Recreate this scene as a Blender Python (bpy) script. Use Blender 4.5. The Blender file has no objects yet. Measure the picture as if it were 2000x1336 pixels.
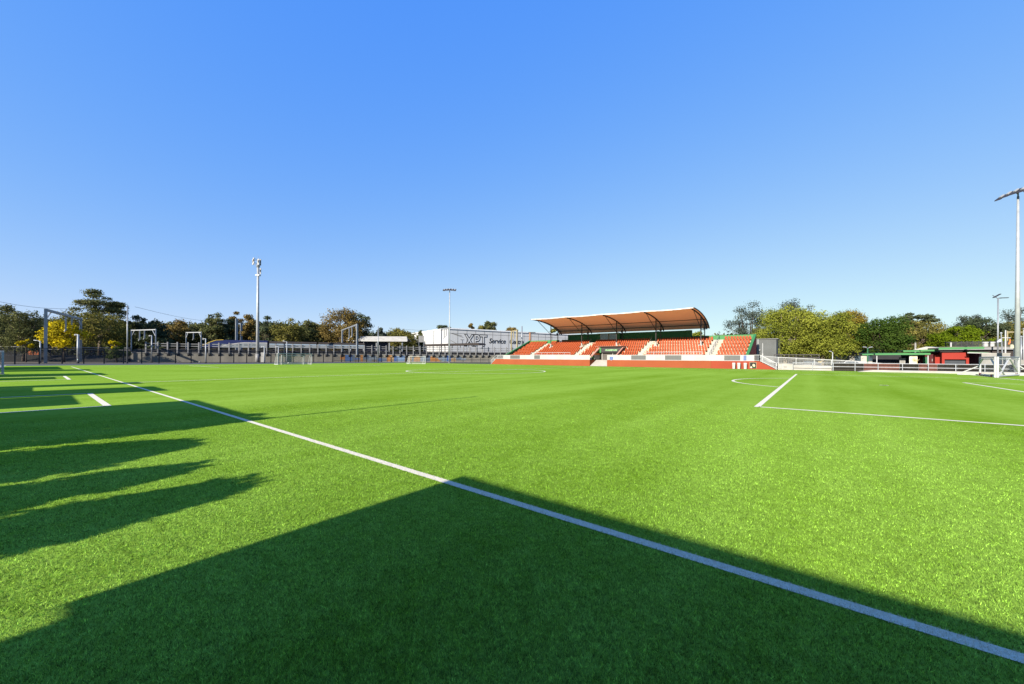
import bpy, math, random
import numpy as np
from mathutils import Vector, Matrix
R = math.radians
random.seed(7); RNG = np.random.default_rng(11)
sc = bpy.context.scene; col = sc.collection

# ------------------------------------------------------------------ camera
CX, CY, CH, TH, F, V0, ROLL = 35.585, -3.685, 1.786, -0.6717, 742.5, 698.8, -0.0054
cam = bpy.data.cameras.new('camera'); co = bpy.data.objects.new('camera', cam); col.objects.link(co)
cam.sensor_fit = 'HORIZONTAL'; cam.sensor_width = 36.0; cam.lens = F/2000*36
cam.shift_y = (V0-668)/2000; cam.clip_start = .05; cam.clip_end = 3000
fw = Vector((math.sin(TH), math.cos(TH), 0)); rt = Vector((math.cos(TH), -math.sin(TH), 0)); up = Vector((0, 0, 1))
r2 = rt*math.cos(ROLL)-up*math.sin(ROLL); u2 = up*math.cos(ROLL)+rt*math.sin(ROLL)
co.matrix_world = Matrix(((r2.x, u2.x, -fw.x, CX), (r2.y, u2.y, -fw.y, CY), (r2.z, u2.z, -fw.z, CH), (0, 0, 0, 1)))
sc.camera = co

# ------------------------------------------------------------------ sky, sun, exposure
SUN_EL, SUN_AZ = 25.0, 180.0      # sun stands over -y (compass: y is north)
w = bpy.data.worlds.new('World'); sc.world = w; w.use_nodes = True
nt = w.node_tree; bg = nt.nodes['Background']
sky = nt.nodes.new('ShaderNodeTexSky'); sky.sky_type = 'NISHITA'; sky.sun_disc = False
sky.sun_elevation = R(SUN_EL); sky.sun_rotation = R(SUN_AZ); sky.altitude = 0
sky.air_density = 1.0; sky.dust_density = .1; sky.ozone_density = 2.2
sep = nt.nodes.new('ShaderNodeSeparateColor'); cmb = nt.nodes.new('ShaderNodeCombineColor'); nt.links.new(sky.outputs[0], sep.inputs[0])
for i, (pw_, am) in enumerate(((1.3, 1.02), (.545, 1.76), (.02, 5.85))):      # grade of the clear autumn sky: deep blue overhead, pale at the horizon
    q1 = nt.nodes.new('ShaderNodeMath'); q1.operation = 'POWER'; q1.inputs[1].default_value = pw_; nt.links.new(sep.outputs[i], q1.inputs[0])
    q2 = nt.nodes.new('ShaderNodeMath'); q2.operation = 'MULTIPLY'; q2.inputs[1].default_value = am; nt.links.new(q1.outputs[0], q2.inputs[0]); last = q2
    if i == 0:          # red stops rising towards the horizon
        q3 = nt.nodes.new('ShaderNodeMath'); q3.operation = 'MULTIPLY_ADD'; q3.inputs[1].default_value = 1/6.5; q3.inputs[2].default_value = 1; nt.links.new(q1.outputs[0], q3.inputs[0])
        last = nt.nodes.new('ShaderNodeMath'); last.operation = 'DIVIDE'; nt.links.new(q2.outputs[0], last.inputs[0]); nt.links.new(q3.outputs[0], last.inputs[1])
    nt.links.new(last.outputs[0], cmb.inputs[i])
nt.links.new(cmb.outputs[0], bg.inputs[0])
bg.inputs[1].default_value = .07
sun = bpy.data.lights.new('sun', 'SUN'); so = bpy.data.objects.new('sun', sun); col.objects.link(so)
sun.energy = 5.0; sun.angle = R(.5); sun.color = (1, .93, .82)
sd = Vector((.02*math.cos(R(SUN_EL)), math.cos(R(SUN_EL)), -math.sin(R(SUN_EL))))
so.rotation_euler = sd.to_track_quat('-Z', 'Y').to_euler(); so.location = (0, -60, 60)
sc.view_settings.view_transform = 'Standard'; sc.view_settings.look = 'None'
sc.view_settings.gamma = 1; sc.view_settings.exposure = 1.2
try: sc.cycles.max_bounces = 8; sc.cycles.transparent_max_bounces = 24
except Exception: pass

# ------------------------------------------------------------------ placing helpers: photo pixel + a known depth or plane -> point
def ray(u, v=V0):
    a = u-1000+(v-V0)*ROLL; s = a/F
    vh = V0+(u-1000)*ROLL
    return math.sin(TH)+s*math.cos(TH), math.cos(TH)-s*math.sin(TH), vh
def P(u, v, D):
    dx, dy, vh = ray(u, v); return Vector((CX+dx*D, CY+dy*D, CH+(vh-v)*D/F))
def PY(u, v, y):
    dx, dy, vh = ray(u, v); return P(u, v, (y-CY)/dy)
def PX(u, v, x):
    dx, dy, vh = ray(u, v); return P(u, v, (x-CX)/dx)
def PL(u, v, o, e):               # meet the vertical plane through o along e
    dx, dy, vh = ray(u, v); n = Vector((e.y, -e.x))
    D = (n.x*(o.x-CX)+n.y*(o.y-CY))/(n.x*dx+n.y*dy); return P(u, v, D)

# ------------------------------------------------------------------ mesh helpers
class MB:
    def __init__(s): s.v = []; s.f = []; s.attr = None
    def add(s, vs, fs):
        b = len(s.v); s.v += [tuple(p) for p in vs]; s.f += [tuple(i+b for i in f) for f in fs]; return s
    def box(s, c, d, rz=0, rx=0):
        hx, hy, hz = d[0]/2, d[1]/2, d[2]/2; m = Matrix.Rotation(rz, 3, 'Z') @ Matrix.Rotation(rx, 3, 'X'); c = Vector(c)
        vs = [c+m @ Vector((x*hx, y*hy, z*hz)) for x, y, z in ((-1,-1,-1),(1,-1,-1),(1,1,-1),(-1,1,-1),(-1,-1,1),(1,-1,1),(1,1,1),(-1,1,1))]
        return s.add(vs, [(3,2,1,0),(4,5,6,7),(0,1,5,4),(1,2,6,5),(2,3,7,6),(3,0,4,7)])
    def b2(s, a, b):              # box between two corners
        a = Vector(a); b = Vector(b); return s.box((a+b)/2, [abs(k) for k in (b-a)])
    def bar(s, p, q, w, h=None):
        p = Vector(p); q = Vector(q); h = h or w; d = (q-p).normalized()
        a = d.cross(Vector((0, 0, 1))); a = a.normalized() if a.length > 1e-4 else Vector((1, 0, 0)); b = a.cross(d)
        vs = [t+a*x*w/2+b*y*h/2 for t in (p, q) for x, y in ((-1,-1),(1,-1),(1,1),(-1,1))]
        return s.add(vs, [(0,1,2,3),(7,6,5,4),(0,4,5,1),(1,5,6,2),(2,6,7,3),(3,7,4,0)])
    def tube(s, p, q, r0, r1=None, n=8):
        p = Vector(p); q = Vector(q); r1 = r0 if r1 is None else r1; d = (q-p).normalized()
        a = d.cross(Vector((0, 0, 1))); a = a.normalized() if a.length > 1e-4 else Vector((1, 0, 0)); b = a.cross(d)
        vs = []
        for t, r in ((p, r0), (q, r1)):
            vs += [t+(a*math.cos(k*2*math.pi/n)+b*math.sin(k*2*math.pi/n))*r for k in range(n)]
        fs = [(k, (k+1) % n, n+(k+1) % n, n+k) for k in range(n)]+[tuple(range(n))[::-1], tuple(range(n, 2*n))]
        return s.add(vs, fs)
    def path(s, pts, r, n=6):
        for i in range(len(pts)-1):
            ra = r[i] if isinstance(r, (list, tuple)) else r; rb = r[i+1] if isinstance(r, (list, tuple)) else r
            s.tube(pts[i], pts[i+1], ra, rb, n)
        return s
    def prism(s, pts, ext):
        n = len(pts); ext = Vector(ext); vs = [Vector(p) for p in pts]+[Vector(p)+ext for p in pts]
        return s.add(vs, [tuple(range(n))[::-1], tuple(range(n, 2*n))]+[(k, (k+1) % n, n+(k+1) % n, n+k) for k in range(n)])
    def quad(s, *p): return s.add(p, [tuple(range(len(p)))])
    def ball(s, c, r, n=8, m=6, sz=1.):
        c = Vector(c); vs = []; fs = []
        for i in range(m+1):
            t = math.pi*i/m
            for k in range(n):
                a = 2*math.pi*k/n; vs.append(c+Vector((r*math.sin(t)*math.cos(a), r*math.sin(t)*math.sin(a), r*sz*math.cos(t))))
        for i in range(m):
            for k in range(n): fs.append((i*n+k, (i+1)*n+k, (i+1)*n+(k+1) % n, i*n+(k+1) % n))
        return s.add(vs, fs)

def root_loc(o):
    l = Vector((0, 0, 0))
    while o is not None: l += Vector(o.location); o = o.parent
    return l
def obj(name, mb, mat, parent=None, smooth=False, loc=None, kind=None):
    me = bpy.data.meshes.new(name)
    off = root_loc(parent) if parent else Vector(loc or (0, 0, 0))
    me.from_pydata([(x-off.x, y-off.y, z-off.z) for x, y, z in mb.v], [], mb.f); me.update()
    me.materials.append(mat)
    if smooth: me.polygons.foreach_set('use_smooth', [True]*len(me.polygons))
    o = bpy.data.objects.new(name, me); col.objects.link(o)
    if parent: o.parent = parent
    elif loc: o.location = off
    if kind: o['kind'] = kind
    return o
def thing(name, label, cat, loc=(0, 0, 0), group=None):
    o = bpy.data.objects.new(name, None); col.objects.link(o); o.location = loc; o.empty_display_size = .3
    o['label'] = label; o['category'] = cat
    if group: o['group'] = group
    return o
def tag(o, label, cat, group=None):
    o['label'] = label; o['category'] = cat
    if group: o['group'] = group
    return o
def dup(root, loc, label=None):
    def cp(o, par):
        c = o.copy(); col.objects.link(c); c.parent = par
        for ch in o.children: cp(ch, c)
        return c
    c = cp(root, None); c.location = loc
    if label: c['label'] = label
    return c

# ------------------------------------------------------------------ materials
ALB = .6                          # all paints below are given bright; the photo's exposure asks for this share
def mat(name, c, c2=None, scale=1.0, rough=.75, detail=4, bump=0., metal=0., stretch=None, spec=.3, bscale=None):
    m = bpy.data.materials.new(name); m.use_nodes = True; n = m.node_tree.nodes; l = m.node_tree.links
    b = n['Principled BSDF']; b.inputs['Roughness'].default_value = rough; b.inputs['Metallic'].default_value = metal
    b.inputs['Specular IOR Level'].default_value = spec
    c2 = c2 or tuple(min(1, x*.82) for x in c)
    c = tuple(x*ALB for x in c); c2 = tuple(x*ALB for x in c2)
    tc = n.new('ShaderNodeTexCoord'); mp = n.new('ShaderNodeMapping'); l.new(tc.outputs['Object'], mp.inputs[0])
    if stretch: mp.inputs['Scale'].default_value = stretch
    no = n.new('ShaderNodeTexNoise'); no.inputs['Scale'].default_value = scale; no.inputs['Detail'].default_value = detail
    l.new(mp.outputs[0], no.inputs['Vector'])
    cr = n.new('ShaderNodeValToRGB'); cr.color_ramp.elements[0].position = .32; cr.color_ramp.elements[1].position = .68
    cr.color_ramp.elements[0].color = (*c2, 1); cr.color_ramp.elements[1].color = (*c, 1)
    l.new(no.outputs[0], cr.inputs[0]); l.new(cr.outputs[0], b.inputs['Base Color'])
    if bump:
        nb = n.new('ShaderNodeTexNoise'); nb.inputs['Scale'].default_value = bscale or scale*6; nb.inputs['Detail'].default_value = 3
        l.new(mp.outputs[0], nb.inputs['Vector'])
        bu = n.new('ShaderNodeBump'); bu.inputs['Strength'].default_value = bump; bu.inputs['Distance'].default_value = .05
        l.new(nb.outputs[0], bu.inputs['Height']); l.new(bu.outputs[0], b.inputs['Normal'])
    return m
def screen(name, c, cover, grid=None, wire=.12, rough=.7):
    """woven mesh: wires of the thing's own colour, holes see-through"""
    m = bpy.data.materials.new(name); m.use_nodes = True; n = m.node_tree.nodes; l = m.node_tree.links
    b = n['Principled BSDF']; b.inputs['Base Color'].default_value = (*c, 1); b.inputs['Roughness'].default_value = rough
    t = n.new('ShaderNodeBsdfTransparent'); mx = n.new('ShaderNodeMixShader'); out = n['Material Output']
    l.new(t.outputs[0], mx.inputs[1]); l.new(b.outputs[0], mx.inputs[2]); l.new(mx.outputs[0], out.inputs[0])
    if not grid: mx.inputs[0].default_value = cover; return m
    tc = n.new('ShaderNodeTexCoord'); sp = n.new('ShaderNodeSeparateXYZ'); l.new(tc.outputs['Object'], sp.inputs[0])
    ad = n.new('ShaderNodeMath'); ad.operation = 'ADD'; l.new(sp.outputs[0], ad.inputs[0]); l.new(sp.outputs[1], ad.inputs[1])
    outs = []
    for src in (ad.outputs[0], sp.outputs[2]):
        k = n.new('ShaderNodeMath'); k.operation = 'MULTIPLY'; k.inputs[1].default_value = 1/grid; l.new(src, k.inputs[0])
        fr = n.new('ShaderNodeMath'); fr.operation = 'FRACT'; l.new(k.outputs[0], fr.inputs[0])
        lt = n.new('ShaderNodeMath'); lt.operation = 'LESS_THAN'; lt.inputs[1].default_value = wire; l.new(fr.outputs[0], lt.inputs[0]); outs.append(lt)
    mxm = n.new('ShaderNodeMath'); mxm.operation = 'MAXIMUM'; l.new(outs[0].outputs[0], mxm.inputs[0]); l.new(outs[1].outputs[0], mxm.inputs[1])
    l.new(mxm.outputs[0], mx.inputs[0]); return m
def leaf_mat(name, a, b, trans=.25):
    m = bpy.data.materials.new(name); m.use_nodes = True; n = m.node_tree.nodes; l = m.node_tree.links
    n.remove(n['Principled BSDF'])
    at = n.new('ShaderNodeAttribute'); at.attribute_name = 'tint'
    cr = n.new('ShaderNodeValToRGB'); cr.color_ramp.elements[0].color = (*a, 1); cr.color_ramp.elements[1].color = (*b, 1)
    l.new(at.outputs['Fac'], cr.inputs[0])
    d = n.new('ShaderNodeBsdfDiffuse'); t = n.new('ShaderNodeBsdfTranslucent'); mx = n.new('ShaderNodeMixShader'); mx.inputs[0].default_value = trans
    l.new(cr.outputs[0], d.inputs[0]); l.new(cr.outputs[0], t.inputs[0]); l.new(d.outputs[0], mx.inputs[1]); l.new(t.outputs[0], mx.inputs[2])
    l.new(mx.outputs[0], n['Material Output'].inputs[0]); return m

M = {}
M['concrete'] = mat('concrete', (.42, .40, .36), (.30, .29, .26), .8, .9, 6, .2)
M['concrete_pale'] = mat('pale_concrete', (.60, .57, .50), (.46, .43, .37), .7, .9, 6, .15)
M['wall_concrete'] = mat('retaining_wall_concrete', (.36, .33, .27), (.25, .235, .19), .5, .95, 6, .3, stretch=(1, 1, .35))
M['white'] = mat('white_paint', (.54, .53, .505), (.47, .46, .43), .6, .5)
M['white_metal'] = mat('white_powder_coat', (.62, .62, .61), (.54, .54, .53), 2., .4)
M['galv'] = mat('galvanised_steel', (.42, .44, .46), (.30, .32, .34), 1.5, .45, metal=.4)
M['galv_pale'] = mat('pale_galvanised_steel', (.55, .57, .58), (.45, .47, .48), 1.5, .5, metal=.2)  # paler steel for the whiter poles and frames
M['grey_rail'] = mat('grey_painted_rail', (.32, .315, .31), (.235, .235, .235), .9, .7)
M['black'] = mat('black_powder_coat', (.012, .013, .016), (.02, .02, .022), 2., .5)
M['dark_steel'] = mat('dark_brown_steel', (.055, .045, .045), (.04, .035, .035), 2., .5)
M['red_wall'] = mat('orange_red_paint', (.38, .088, .024), (.34, .074, .019), .35, .8, 6)
M['red_strong'] = mat('red_paint', (.40, .026, .010), (.36, .023, .009), .5, .7)
M['maroon'] = mat('maroon_brick', (.12, .02, .02), (.09, .016, .018), 1.5, .85)
M['green'] = mat('green_paint', (.016, .11, .022), (.013, .095, .019), .5, .7)
M['green_dark'] = mat('dark_green_paint', (.035, .17, .07), (.03, .15, .06), .5, .75)
M['green_light'] = mat('light_green_fascia', (.062, .27, .075), (.055, .24, .068), .6, .6)
M['tread'] = mat('terrace_concrete', (.66, .59, .44), (.54, .48, .36), .6, .9, 5, .1)
M['seat'] = mat('orange_seat_plastic', (.46, .085, .020), (.39, .068, .015), .35, .6, spec=.15)
M['membrane'] = mat('bounce_tinted_membrane', (.58, .40, .24), (.52, .35, .20), .25, .7)
M['membrane_top'] = mat('white_roof_membrane', (.78, .76, .70), (.70, .68, .62), .3, .7)
def sheet_mat(name, c, t, k):
    m = bpy.data.materials.new(name); m.use_nodes = True; n = m.node_tree.nodes; l = m.node_tree.links; n.remove(n['Principled BSDF'])
    no = n.new('ShaderNodeTexNoise'); no.inputs['Scale'].default_value = .4; tc = n.new('ShaderNodeTexCoord'); l.new(tc.outputs['Object'], no.inputs[0])
    cr = n.new('ShaderNodeValToRGB'); cr.color_ramp.elements[0].color = (*[x*.8 for x in c], 1); cr.color_ramp.elements[1].color = (*c, 1); l.new(no.outputs[0], cr.inputs[0])
    d = n.new('ShaderNodeBsdfDiffuse'); tr = n.new('ShaderNodeBsdfTranslucent'); tr.inputs[0].default_value = (*t, 1); mx = n.new('ShaderNodeMixShader'); mx.inputs[0].default_value = k
    l.new(cr.outputs[0], d.inputs[0]); l.new(d.outputs[0], mx.inputs[1]); l.new(tr.outputs[0], mx.inputs[2]); l.new(mx.outputs[0], n['Material Output'].inputs[0]); return m
M['membrane'] = sheet_mat('bounce_tinted_membrane', (.60, .32, .17), (.95, .36, .14), .58)  # tan tint stands in for warm bounce off the orange seats
M['membrane_top'] = sheet_mat('white_roof_membrane', (.62, .60, .55), (.95, .88, .75), .55)
M['lip_white'] = mat('white_roof_edge', (.8, .78, .72))
M['glass'] = mat('window_glass', (.10, .14, .17), (.05, .07, .09), .8, .08, spec=.8)
M['louvre'] = mat('grey_balustrade_mesh', (.17, .17, .16), (.12, .12, .115), 3., .6, stretch=(6, 6, .3))
M['pink'] = mat('faded_pink_concrete', (.62, .36, .30), (.55, .28, .22), 1.2, .85)
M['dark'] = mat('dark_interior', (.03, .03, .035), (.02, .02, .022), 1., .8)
M['taupe'] = mat('taupe_roller_door', (.16, .14, .115), (.12, .105, .09), 1., .7)
M['blue'] = mat('blue_paint', (.05, .16, .50), (.045, .13, .42), 1., .6)
M['orange'] = mat('orange_paint', (1.0, .24, .03), (.9, .2, .03), 1., .6)
M['asphalt'] = mat('grey_asphalt', (.085, .095, .115), (.065, .07, .085), .8, .9, 6)
M['dirt'] = mat('dry_dirt', (.25, .20, .14), (.15, .13, .085), .15, .95, 8, .3)
M['ballast'] = mat('dark_ballast', (.045, .040, .032), (.022, .022, .018), .7, .95, 8, .5)
M['ground'] = mat('ground_earth', (.11, .10, .06), (.07, .075, .04), .05, .95, 8)
M['bark'] = mat('grey_brown_bark', (.16, .12, .085), (.08, .06, .045), 1.2, .95, 5, .4, stretch=(1, 1, .3))
M['bark_pale'] = mat('pale_plane_bark', (.42, .36, .26), (.22, .18, .12), .8, .9, 5, .3)
M['shed'] = mat('corrugated_white_wall', (.84, .83, .80), (.76, .75, .72), .15, .6, stretch=(1, 6, .1))  # depot side white raised to make up for its missing sunlight
M['shed_lit'] = mat('sunlit_white_wall', (.74, .73, .70), (.69, .68, .65), .15, .6)
M['tan_brick'] = mat('tan_brick', (.42, .22, .12), (.34, .17, .09), 1.5, .9)
M['brown'] = mat('dark_brown_roof', (.05, .038, .034), (.035, .028, .025), .5, .8)
M['navy'] = mat('navy_train_paint', (.02, .03, .13), (.016, .024, .10), .3, .35)
M['silver'] = mat('silver_train_panel', (.34, .38, .40), (.26, .29, .31), .3, .4, metal=.2)
M['yellow'] = mat('yellow_paint', (.60, .42, .05), (.5, .35, .05), 1., .6)
M['roofgrey'] = mat('grey_metal_roof', (.26, .235, .20), (.19, .17, .15), .5, .8, spec=.05)
M['timber'] = mat('weathered_pole_timber', (.45, .38, .22), (.34, .28, .16), 1.2, .9)
M['lettering'] = mat('black_lettering', (.02, .02, .022), (.025, .025, .027), 1., .6)
M['lettering_green'] = mat('pale_green_lettering', (.45, .80, .40), (.42, .75, .38), 1., .6)
M['screen_brown'] = mat('brown_shade_cloth', (.20, .085, .06), (.15, .065, .048), 1.6, .9, stretch=(3, 1, .4))
M['screen_dark'] = mat('black_shade_cloth', (.045, .038, .028), (.028, .024, .018), 1.2, .9, stretch=(3, 1, .4))
M['fence_mesh'] = screen('black_fence_mesh', (.012, .012, .014), .36)
M['rail_mesh'] = screen('white_baluster_infill', (.62, .62, .66), .45)
M['net'] = screen('white_net', (.75, .75, .75), .2, .12, .05)
M['net_far'] = screen('white_netting', (.6, .6, .6), .09)
M['net_dark'] = screen('grey_net', (.10, .10, .10), .2, .2, .10)

def turf_material(name, blades=False):
    m = bpy.data.materials.new(name); m.use_nodes = True; n = m.node_tree.nodes; l = m.node_tree.links
    b = n['Principled BSDF']; b.inputs['Roughness'].default_value = .9; b.inputs['Specular IOR Level'].default_value = .0
    tc = n.new('ShaderNodeTexCoord')
    def noise(scale, det=3, st=None):
        o = n.new('ShaderNodeTexNoise'); o.inputs['Scale'].default_value = scale; o.inputs['Detail'].default_value = det
        if st:
            mp = n.new('ShaderNodeMapping'); mp.inputs['Scale'].default_value = st; l.new(tc.outputs['Object'], mp.inputs[0]); l.new(mp.outputs[0], o.inputs['Vector'])
        else: l.new(tc.outputs['Object'], o.inputs['Vector'])
        return o.outputs[0]
    def mth(op, a, b_):
        o = n.new('ShaderNodeMath'); o.operation = op
        for i, x in enumerate((a, b_)):
            if isinstance(x, (int, float)): o.inputs[i].default_value = x
            else: l.new(x, o.inputs[i])
        return o.outputs[0]
    big = noise(.10, 4); streak = noise(.5, 3, (1, .07, 1)); mid = noise(1.3, 4); fine = noise(26., 3); vf = noise(90., 2)
    tuft = noise(6.5, 3)
    s = mth('ADD', mth('MULTIPLY', big, .20), mth('MULTIPLY', streak, .30))
    s = mth('ADD', s, mth('MULTIPLY', mid, .13)); s = mth('ADD', s, mth('MULTIPLY', tuft, .20)); s = mth('ADD', s, mth('MULTIPLY', fine, .15)); s = mth('ADD', s, mth('MULTIPLY', vf, .08))
    cr = n.new('ShaderNodeValToRGB'); e = cr.color_ramp.elements; q = 1.10 if blades else 1.25; qr = 1.10 if blades else 1.34  # flat turf raised and yellowed to stand in for sunlit pile sheen
    e[0].position = .39; e[0].color = (qr*TURF_A[0], q*TURF_A[1], q*TURF_A[2], 1); e[1].position = .61; e[1].color = (qr*TURF_B[0], q*TURF_B[1], q*TURF_B[2], 1)
    l.new(s, cr.inputs[0])
    c = cr.outputs[0]
    if blades:
        at = n.new('ShaderNodeAttribute'); at.attribute_name = 'tint'
        mx = n.new('ShaderNodeMix'); mx.data_type = 'RGBA'; mx.blend_type = 'MULTIPLY'; mx.inputs[0].default_value = 1
        g = n.new('ShaderNodeCombineColor'); 
        for i in range(3): l.new(at.outputs['Fac'], g.inputs[i])
        l.new(c, mx.inputs[6]); l.new(g.outputs[0], mx.inputs[7]); c = mx.outputs[2]
        pa = n.new('ShaderNodeAttribute'); pa.attribute_name = 'paint'
        m2 = n.new('ShaderNodeMix'); m2.data_type = 'RGBA'; l.new(pa.outputs['Fac'], m2.inputs[0]); l.new(c, m2.inputs[6]); m2.inputs[7].default_value = (.60, .55, .43, 1); c = m2.outputs[2]
        b.inputs['Roughness'].default_value = .6; b.inputs['Specular IOR Level'].default_value = .14
        t = n.new('ShaderNodeBsdfTranslucent'); ms = n.new('ShaderNodeMixShader'); ms.inputs[0].default_value = .22
        l.new(c, t.inputs[0]); l.new(b.outputs[0], ms.inputs[1]); l.new(t.outputs[0], ms.inputs[2]); l.new(ms.outputs[0], n['Material Output'].inputs[0])
    else:
        bu = n.new('ShaderNodeBump'); bu.inputs['Strength'].default_value = .5; bu.inputs['Distance'].default_value = .02
        l.new(fine, bu.inputs['Height']); l.new(bu.outputs[0], b.inputs['Normal'])
    l.new(c, b.inputs['Base Color']); return m
TURF_A = (.081, .160, .006); TURF_B = (.156, .265, .034)
M['turf'] = turf_material('artificial_turf'); M['blades'] = turf_material('turf_fibres', True)
M['line'] = mat('white_turf_line', (1.12, 1.03, .82), (.86, .79, .60), 70., .9, spec=0)

# ------------------------------------------------------------------ ground, pitch, markings
def sheet(name, x0, y0, x1, y1, z, m):
    return obj(name, MB().quad((x0, y0, z), (x1, y0, z), (x1, y1, z), (x0, y1, z)), m, kind='structure')
sheet('ground', -900, -500, 700, 1200, -.06, M['ground'])
sheet('dirt_verge', -135, -60, -88.2, 80, -.05, M['dirt'])
sheet('asphalt_path', -88.2, -40, -66, 77, -.012, M['asphalt'])
sheet('turf_pitch', -68, -6.6, 75, 74.75, 0, M['turf'])
sheet('gravel_strip', -60, 74.75, 75, 75.4, .004, M['dirt'])
sheet('paved_apron', -75, -40, 75, -6.6, -.008, M['concrete'])
LW = .12
lines = MB()
def ln(x0, y0, x1, y1, wd=.19):
    a = Vector((x0, y0, .006)); b = Vector((x1, y1, .006)); d = (b-a).normalized(); p = Vector((-d.y, d.x, 0))*wd/2; a -= d*wd/2; b += d*wd/2
    lines.quad(a-p, b-p, b+p, a+p)
def ring(cx, cy, r, a0, a1, n=72):
    for k in range(n):
        t0 = a0+(a1-a0)*k/n; t1 = a0+(a1-a0)*(k+1)/n
        lines.quad(*[(cx+q*math.cos(t), cy+q*math.sin(t), .0065) for q, t in ((r-.1, t0), (r+.1, t0), (r+.1, t1), (r-.1, t1))])
LX, LL, WD, PC = 50.42, -56.3, 66.81, 33.35
ln(LL, 0, LX, 0, .12); ln(LL, WD, LX, WD); ln(LX, .13, LX, WD-.13); ln(LL, .13, LL, WD-.13); ln(0, .13, 0, WD-.13)
ring(0, 33.47, 9.15, 0, 2*math.pi, 96); ring(0, 33.47, .12, 0, 6.283, 16)
ln(LX-16.5, PC-20.16, LX-16.5, PC+20.16); ln(LX-16.36, PC-20.16, LX-.13, PC-20.16); ln(LX-16.36, PC+20.16, LX-.13, PC+20.16)
ln(LX-5.5, PC-9.16, LX-5.5, PC+9.16); ln(LX-5.36, PC-9.16, LX-.13, PC-9.16); ln(LX-5.36, PC+9.16, LX-.13, PC+9.16)
ca = math.acos(-5.5/9.15)+.014; ring(LX-11, PC, 9.15, ca, 2*math.pi-ca, 40); ring(LX-11, PC, .06, 0, 6.283, 16); ring(LX-11, PC, .15, 0, 6.283, 16)
ln(-37.9, 14.5, -36.6, 42.2); ln(-38.05, 14.5, LL+.13, 14.46); ln(-36.75, 42.2, -39.5, 42.2)
for x0, x1 in ((8.9, 15.95), (-14.85, -7.4)):
    ln(x0, -2.05, x1, -2.05); ln(x0, -2.2, x0, -6.4); ln(x1, -2.2, x1, -6.4)
obj('pitch_markings', lines, M['line'], kind='structure')

# turf fibres near the camera: stuff nobody could count
def turf_blades():
    n = 1050000
    # sample by viewing distance so that density falls off with distance
    t = RNG.random(n); rmin, rmax = 1.7, 17.0
    r = rmin*(rmax/rmin)**(t**.92); a = (RNG.random(n)-.5)*R(124)
    x = CX+r*np.sin(TH+a); y = CY+r*np.cos(TH+a)
    h = RNG.uniform(.010, .022, n)*(1+.030*r); wd = RNG.uniform(.0020, .0036, n)*(1+.10*r)
    fade = np.clip((17-r)/9, 0, 1)**.7; h *= .35+.65*fade
    paint = (np.abs(y+RNG.normal(0, .006, n)) < .06).astype(np.float32)
    tech = (np.abs(y+2.05) < .06) & (x > 8.84) & (x < 16.01); paint[tech] = 1
    tech = (np.abs(x-15.95) < .06) & (y < -2.0); paint[tech] = 1
    def cell(sz, sg):          # small clumps of fibres share a tone
        i = np.floor(x/sz).astype(np.int64); j = np.floor(y/sz).astype(np.int64); k = (i*73856093) ^ (j*19349663) ^ int(sz*1e4); return np.exp(sg*RNG.normal(size=65536))[k % 65536]
    az = RNG.random(n)*2*np.pi; lean = RNG.uniform(.2, 1.15, n)*h
    bx, by = np.cos(az)*wd/2, np.sin(az)*wd/2; la = az+np.pi/2+RNG.normal(0, .8, n)
    lx, ly = np.cos(la)*lean, np.sin(la)*lean
    V = np.empty((n, 3, 3), np.float32)
    V[:, 0] = np.stack([x-bx, y-by, np.full(n, .001)], 1); V[:, 1] = np.stack([x+bx, y+by, np.full(n, .001)], 1)
    V[:, 2] = np.stack([x+lx, y+ly, h], 1)
    me = bpy.data.meshes.new('turf_fibres'); me.vertices.add(3*n); me.vertices.foreach_set('co', V.ravel())
    me.loops.add(3*n); me.loops.foreach_set('vertex_index', np.arange(3*n, dtype=np.int32))
    me.polygons.add(n); me.polygons.foreach_set('loop_start', np.arange(0, 3*n, 3, dtype=np.int32))
    me.polygons.foreach_set('loop_total', np.full(n, 3, np.int32)); me.update(calc_edges=True)
    for nm, dat in (('tint', np.clip(RNG.lognormal(.03, .36, n)*cell(.014, .27)*cell(.007, .30)*cell(.06, .10), .12, 3.2).astype(np.float32)), ('paint', paint)):
        at = me.attributes.new(nm, 'FLOAT', 'FACE'); at.data.foreach_set('value', dat)
    me.materials.append(M['blades']); o = bpy.data.objects.new('turf_fibres', me); col.objects.link(o)
    o['kind'] = 'stuff'; o['label'] = 'short green synthetic grass fibres of the near pitch'; o['category'] = 'grass'
turf_blades()

# ------------------------------------------------------------------ writing
def text(name, body, m, parent, origin, xdir, size, shear=0., ext=.01, grow=0., align='LEFT'):
    c = bpy.data.curves.new(name, 'FONT'); c.body = body; c.size = size; c.shear = shear; c.extrude = ext; c.offset = grow; c.align_x = align
    t_ = bpy.data.objects.new('t', c); col.objects.link(t_); bpy.context.view_layer.update()
    me = bpy.data.meshes.new_from_object(t_.evaluated_get(bpy.context.evaluated_depsgraph_get())); bpy.data.objects.remove(t_)
    me.name = name; me.materials.clear(); me.materials.append(m); o = bpy.data.objects.new(name, me); col.objects.link(o)
    x = Vector(xdir).normalized(); z = x.cross(Vector((0, 0, 1))).normalized(); y = Vector((0, 0, 1))
    off = root_loc(parent); o.parent = parent
    t = Vector(origin)-off
    o.matrix_local = Matrix(((x.x, y.x, z.x, t.x), (x.y, y.y, z.y, t.y), (x.z, y.z, z.z, t.z), (0, 0, 0, 1))); return o

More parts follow.
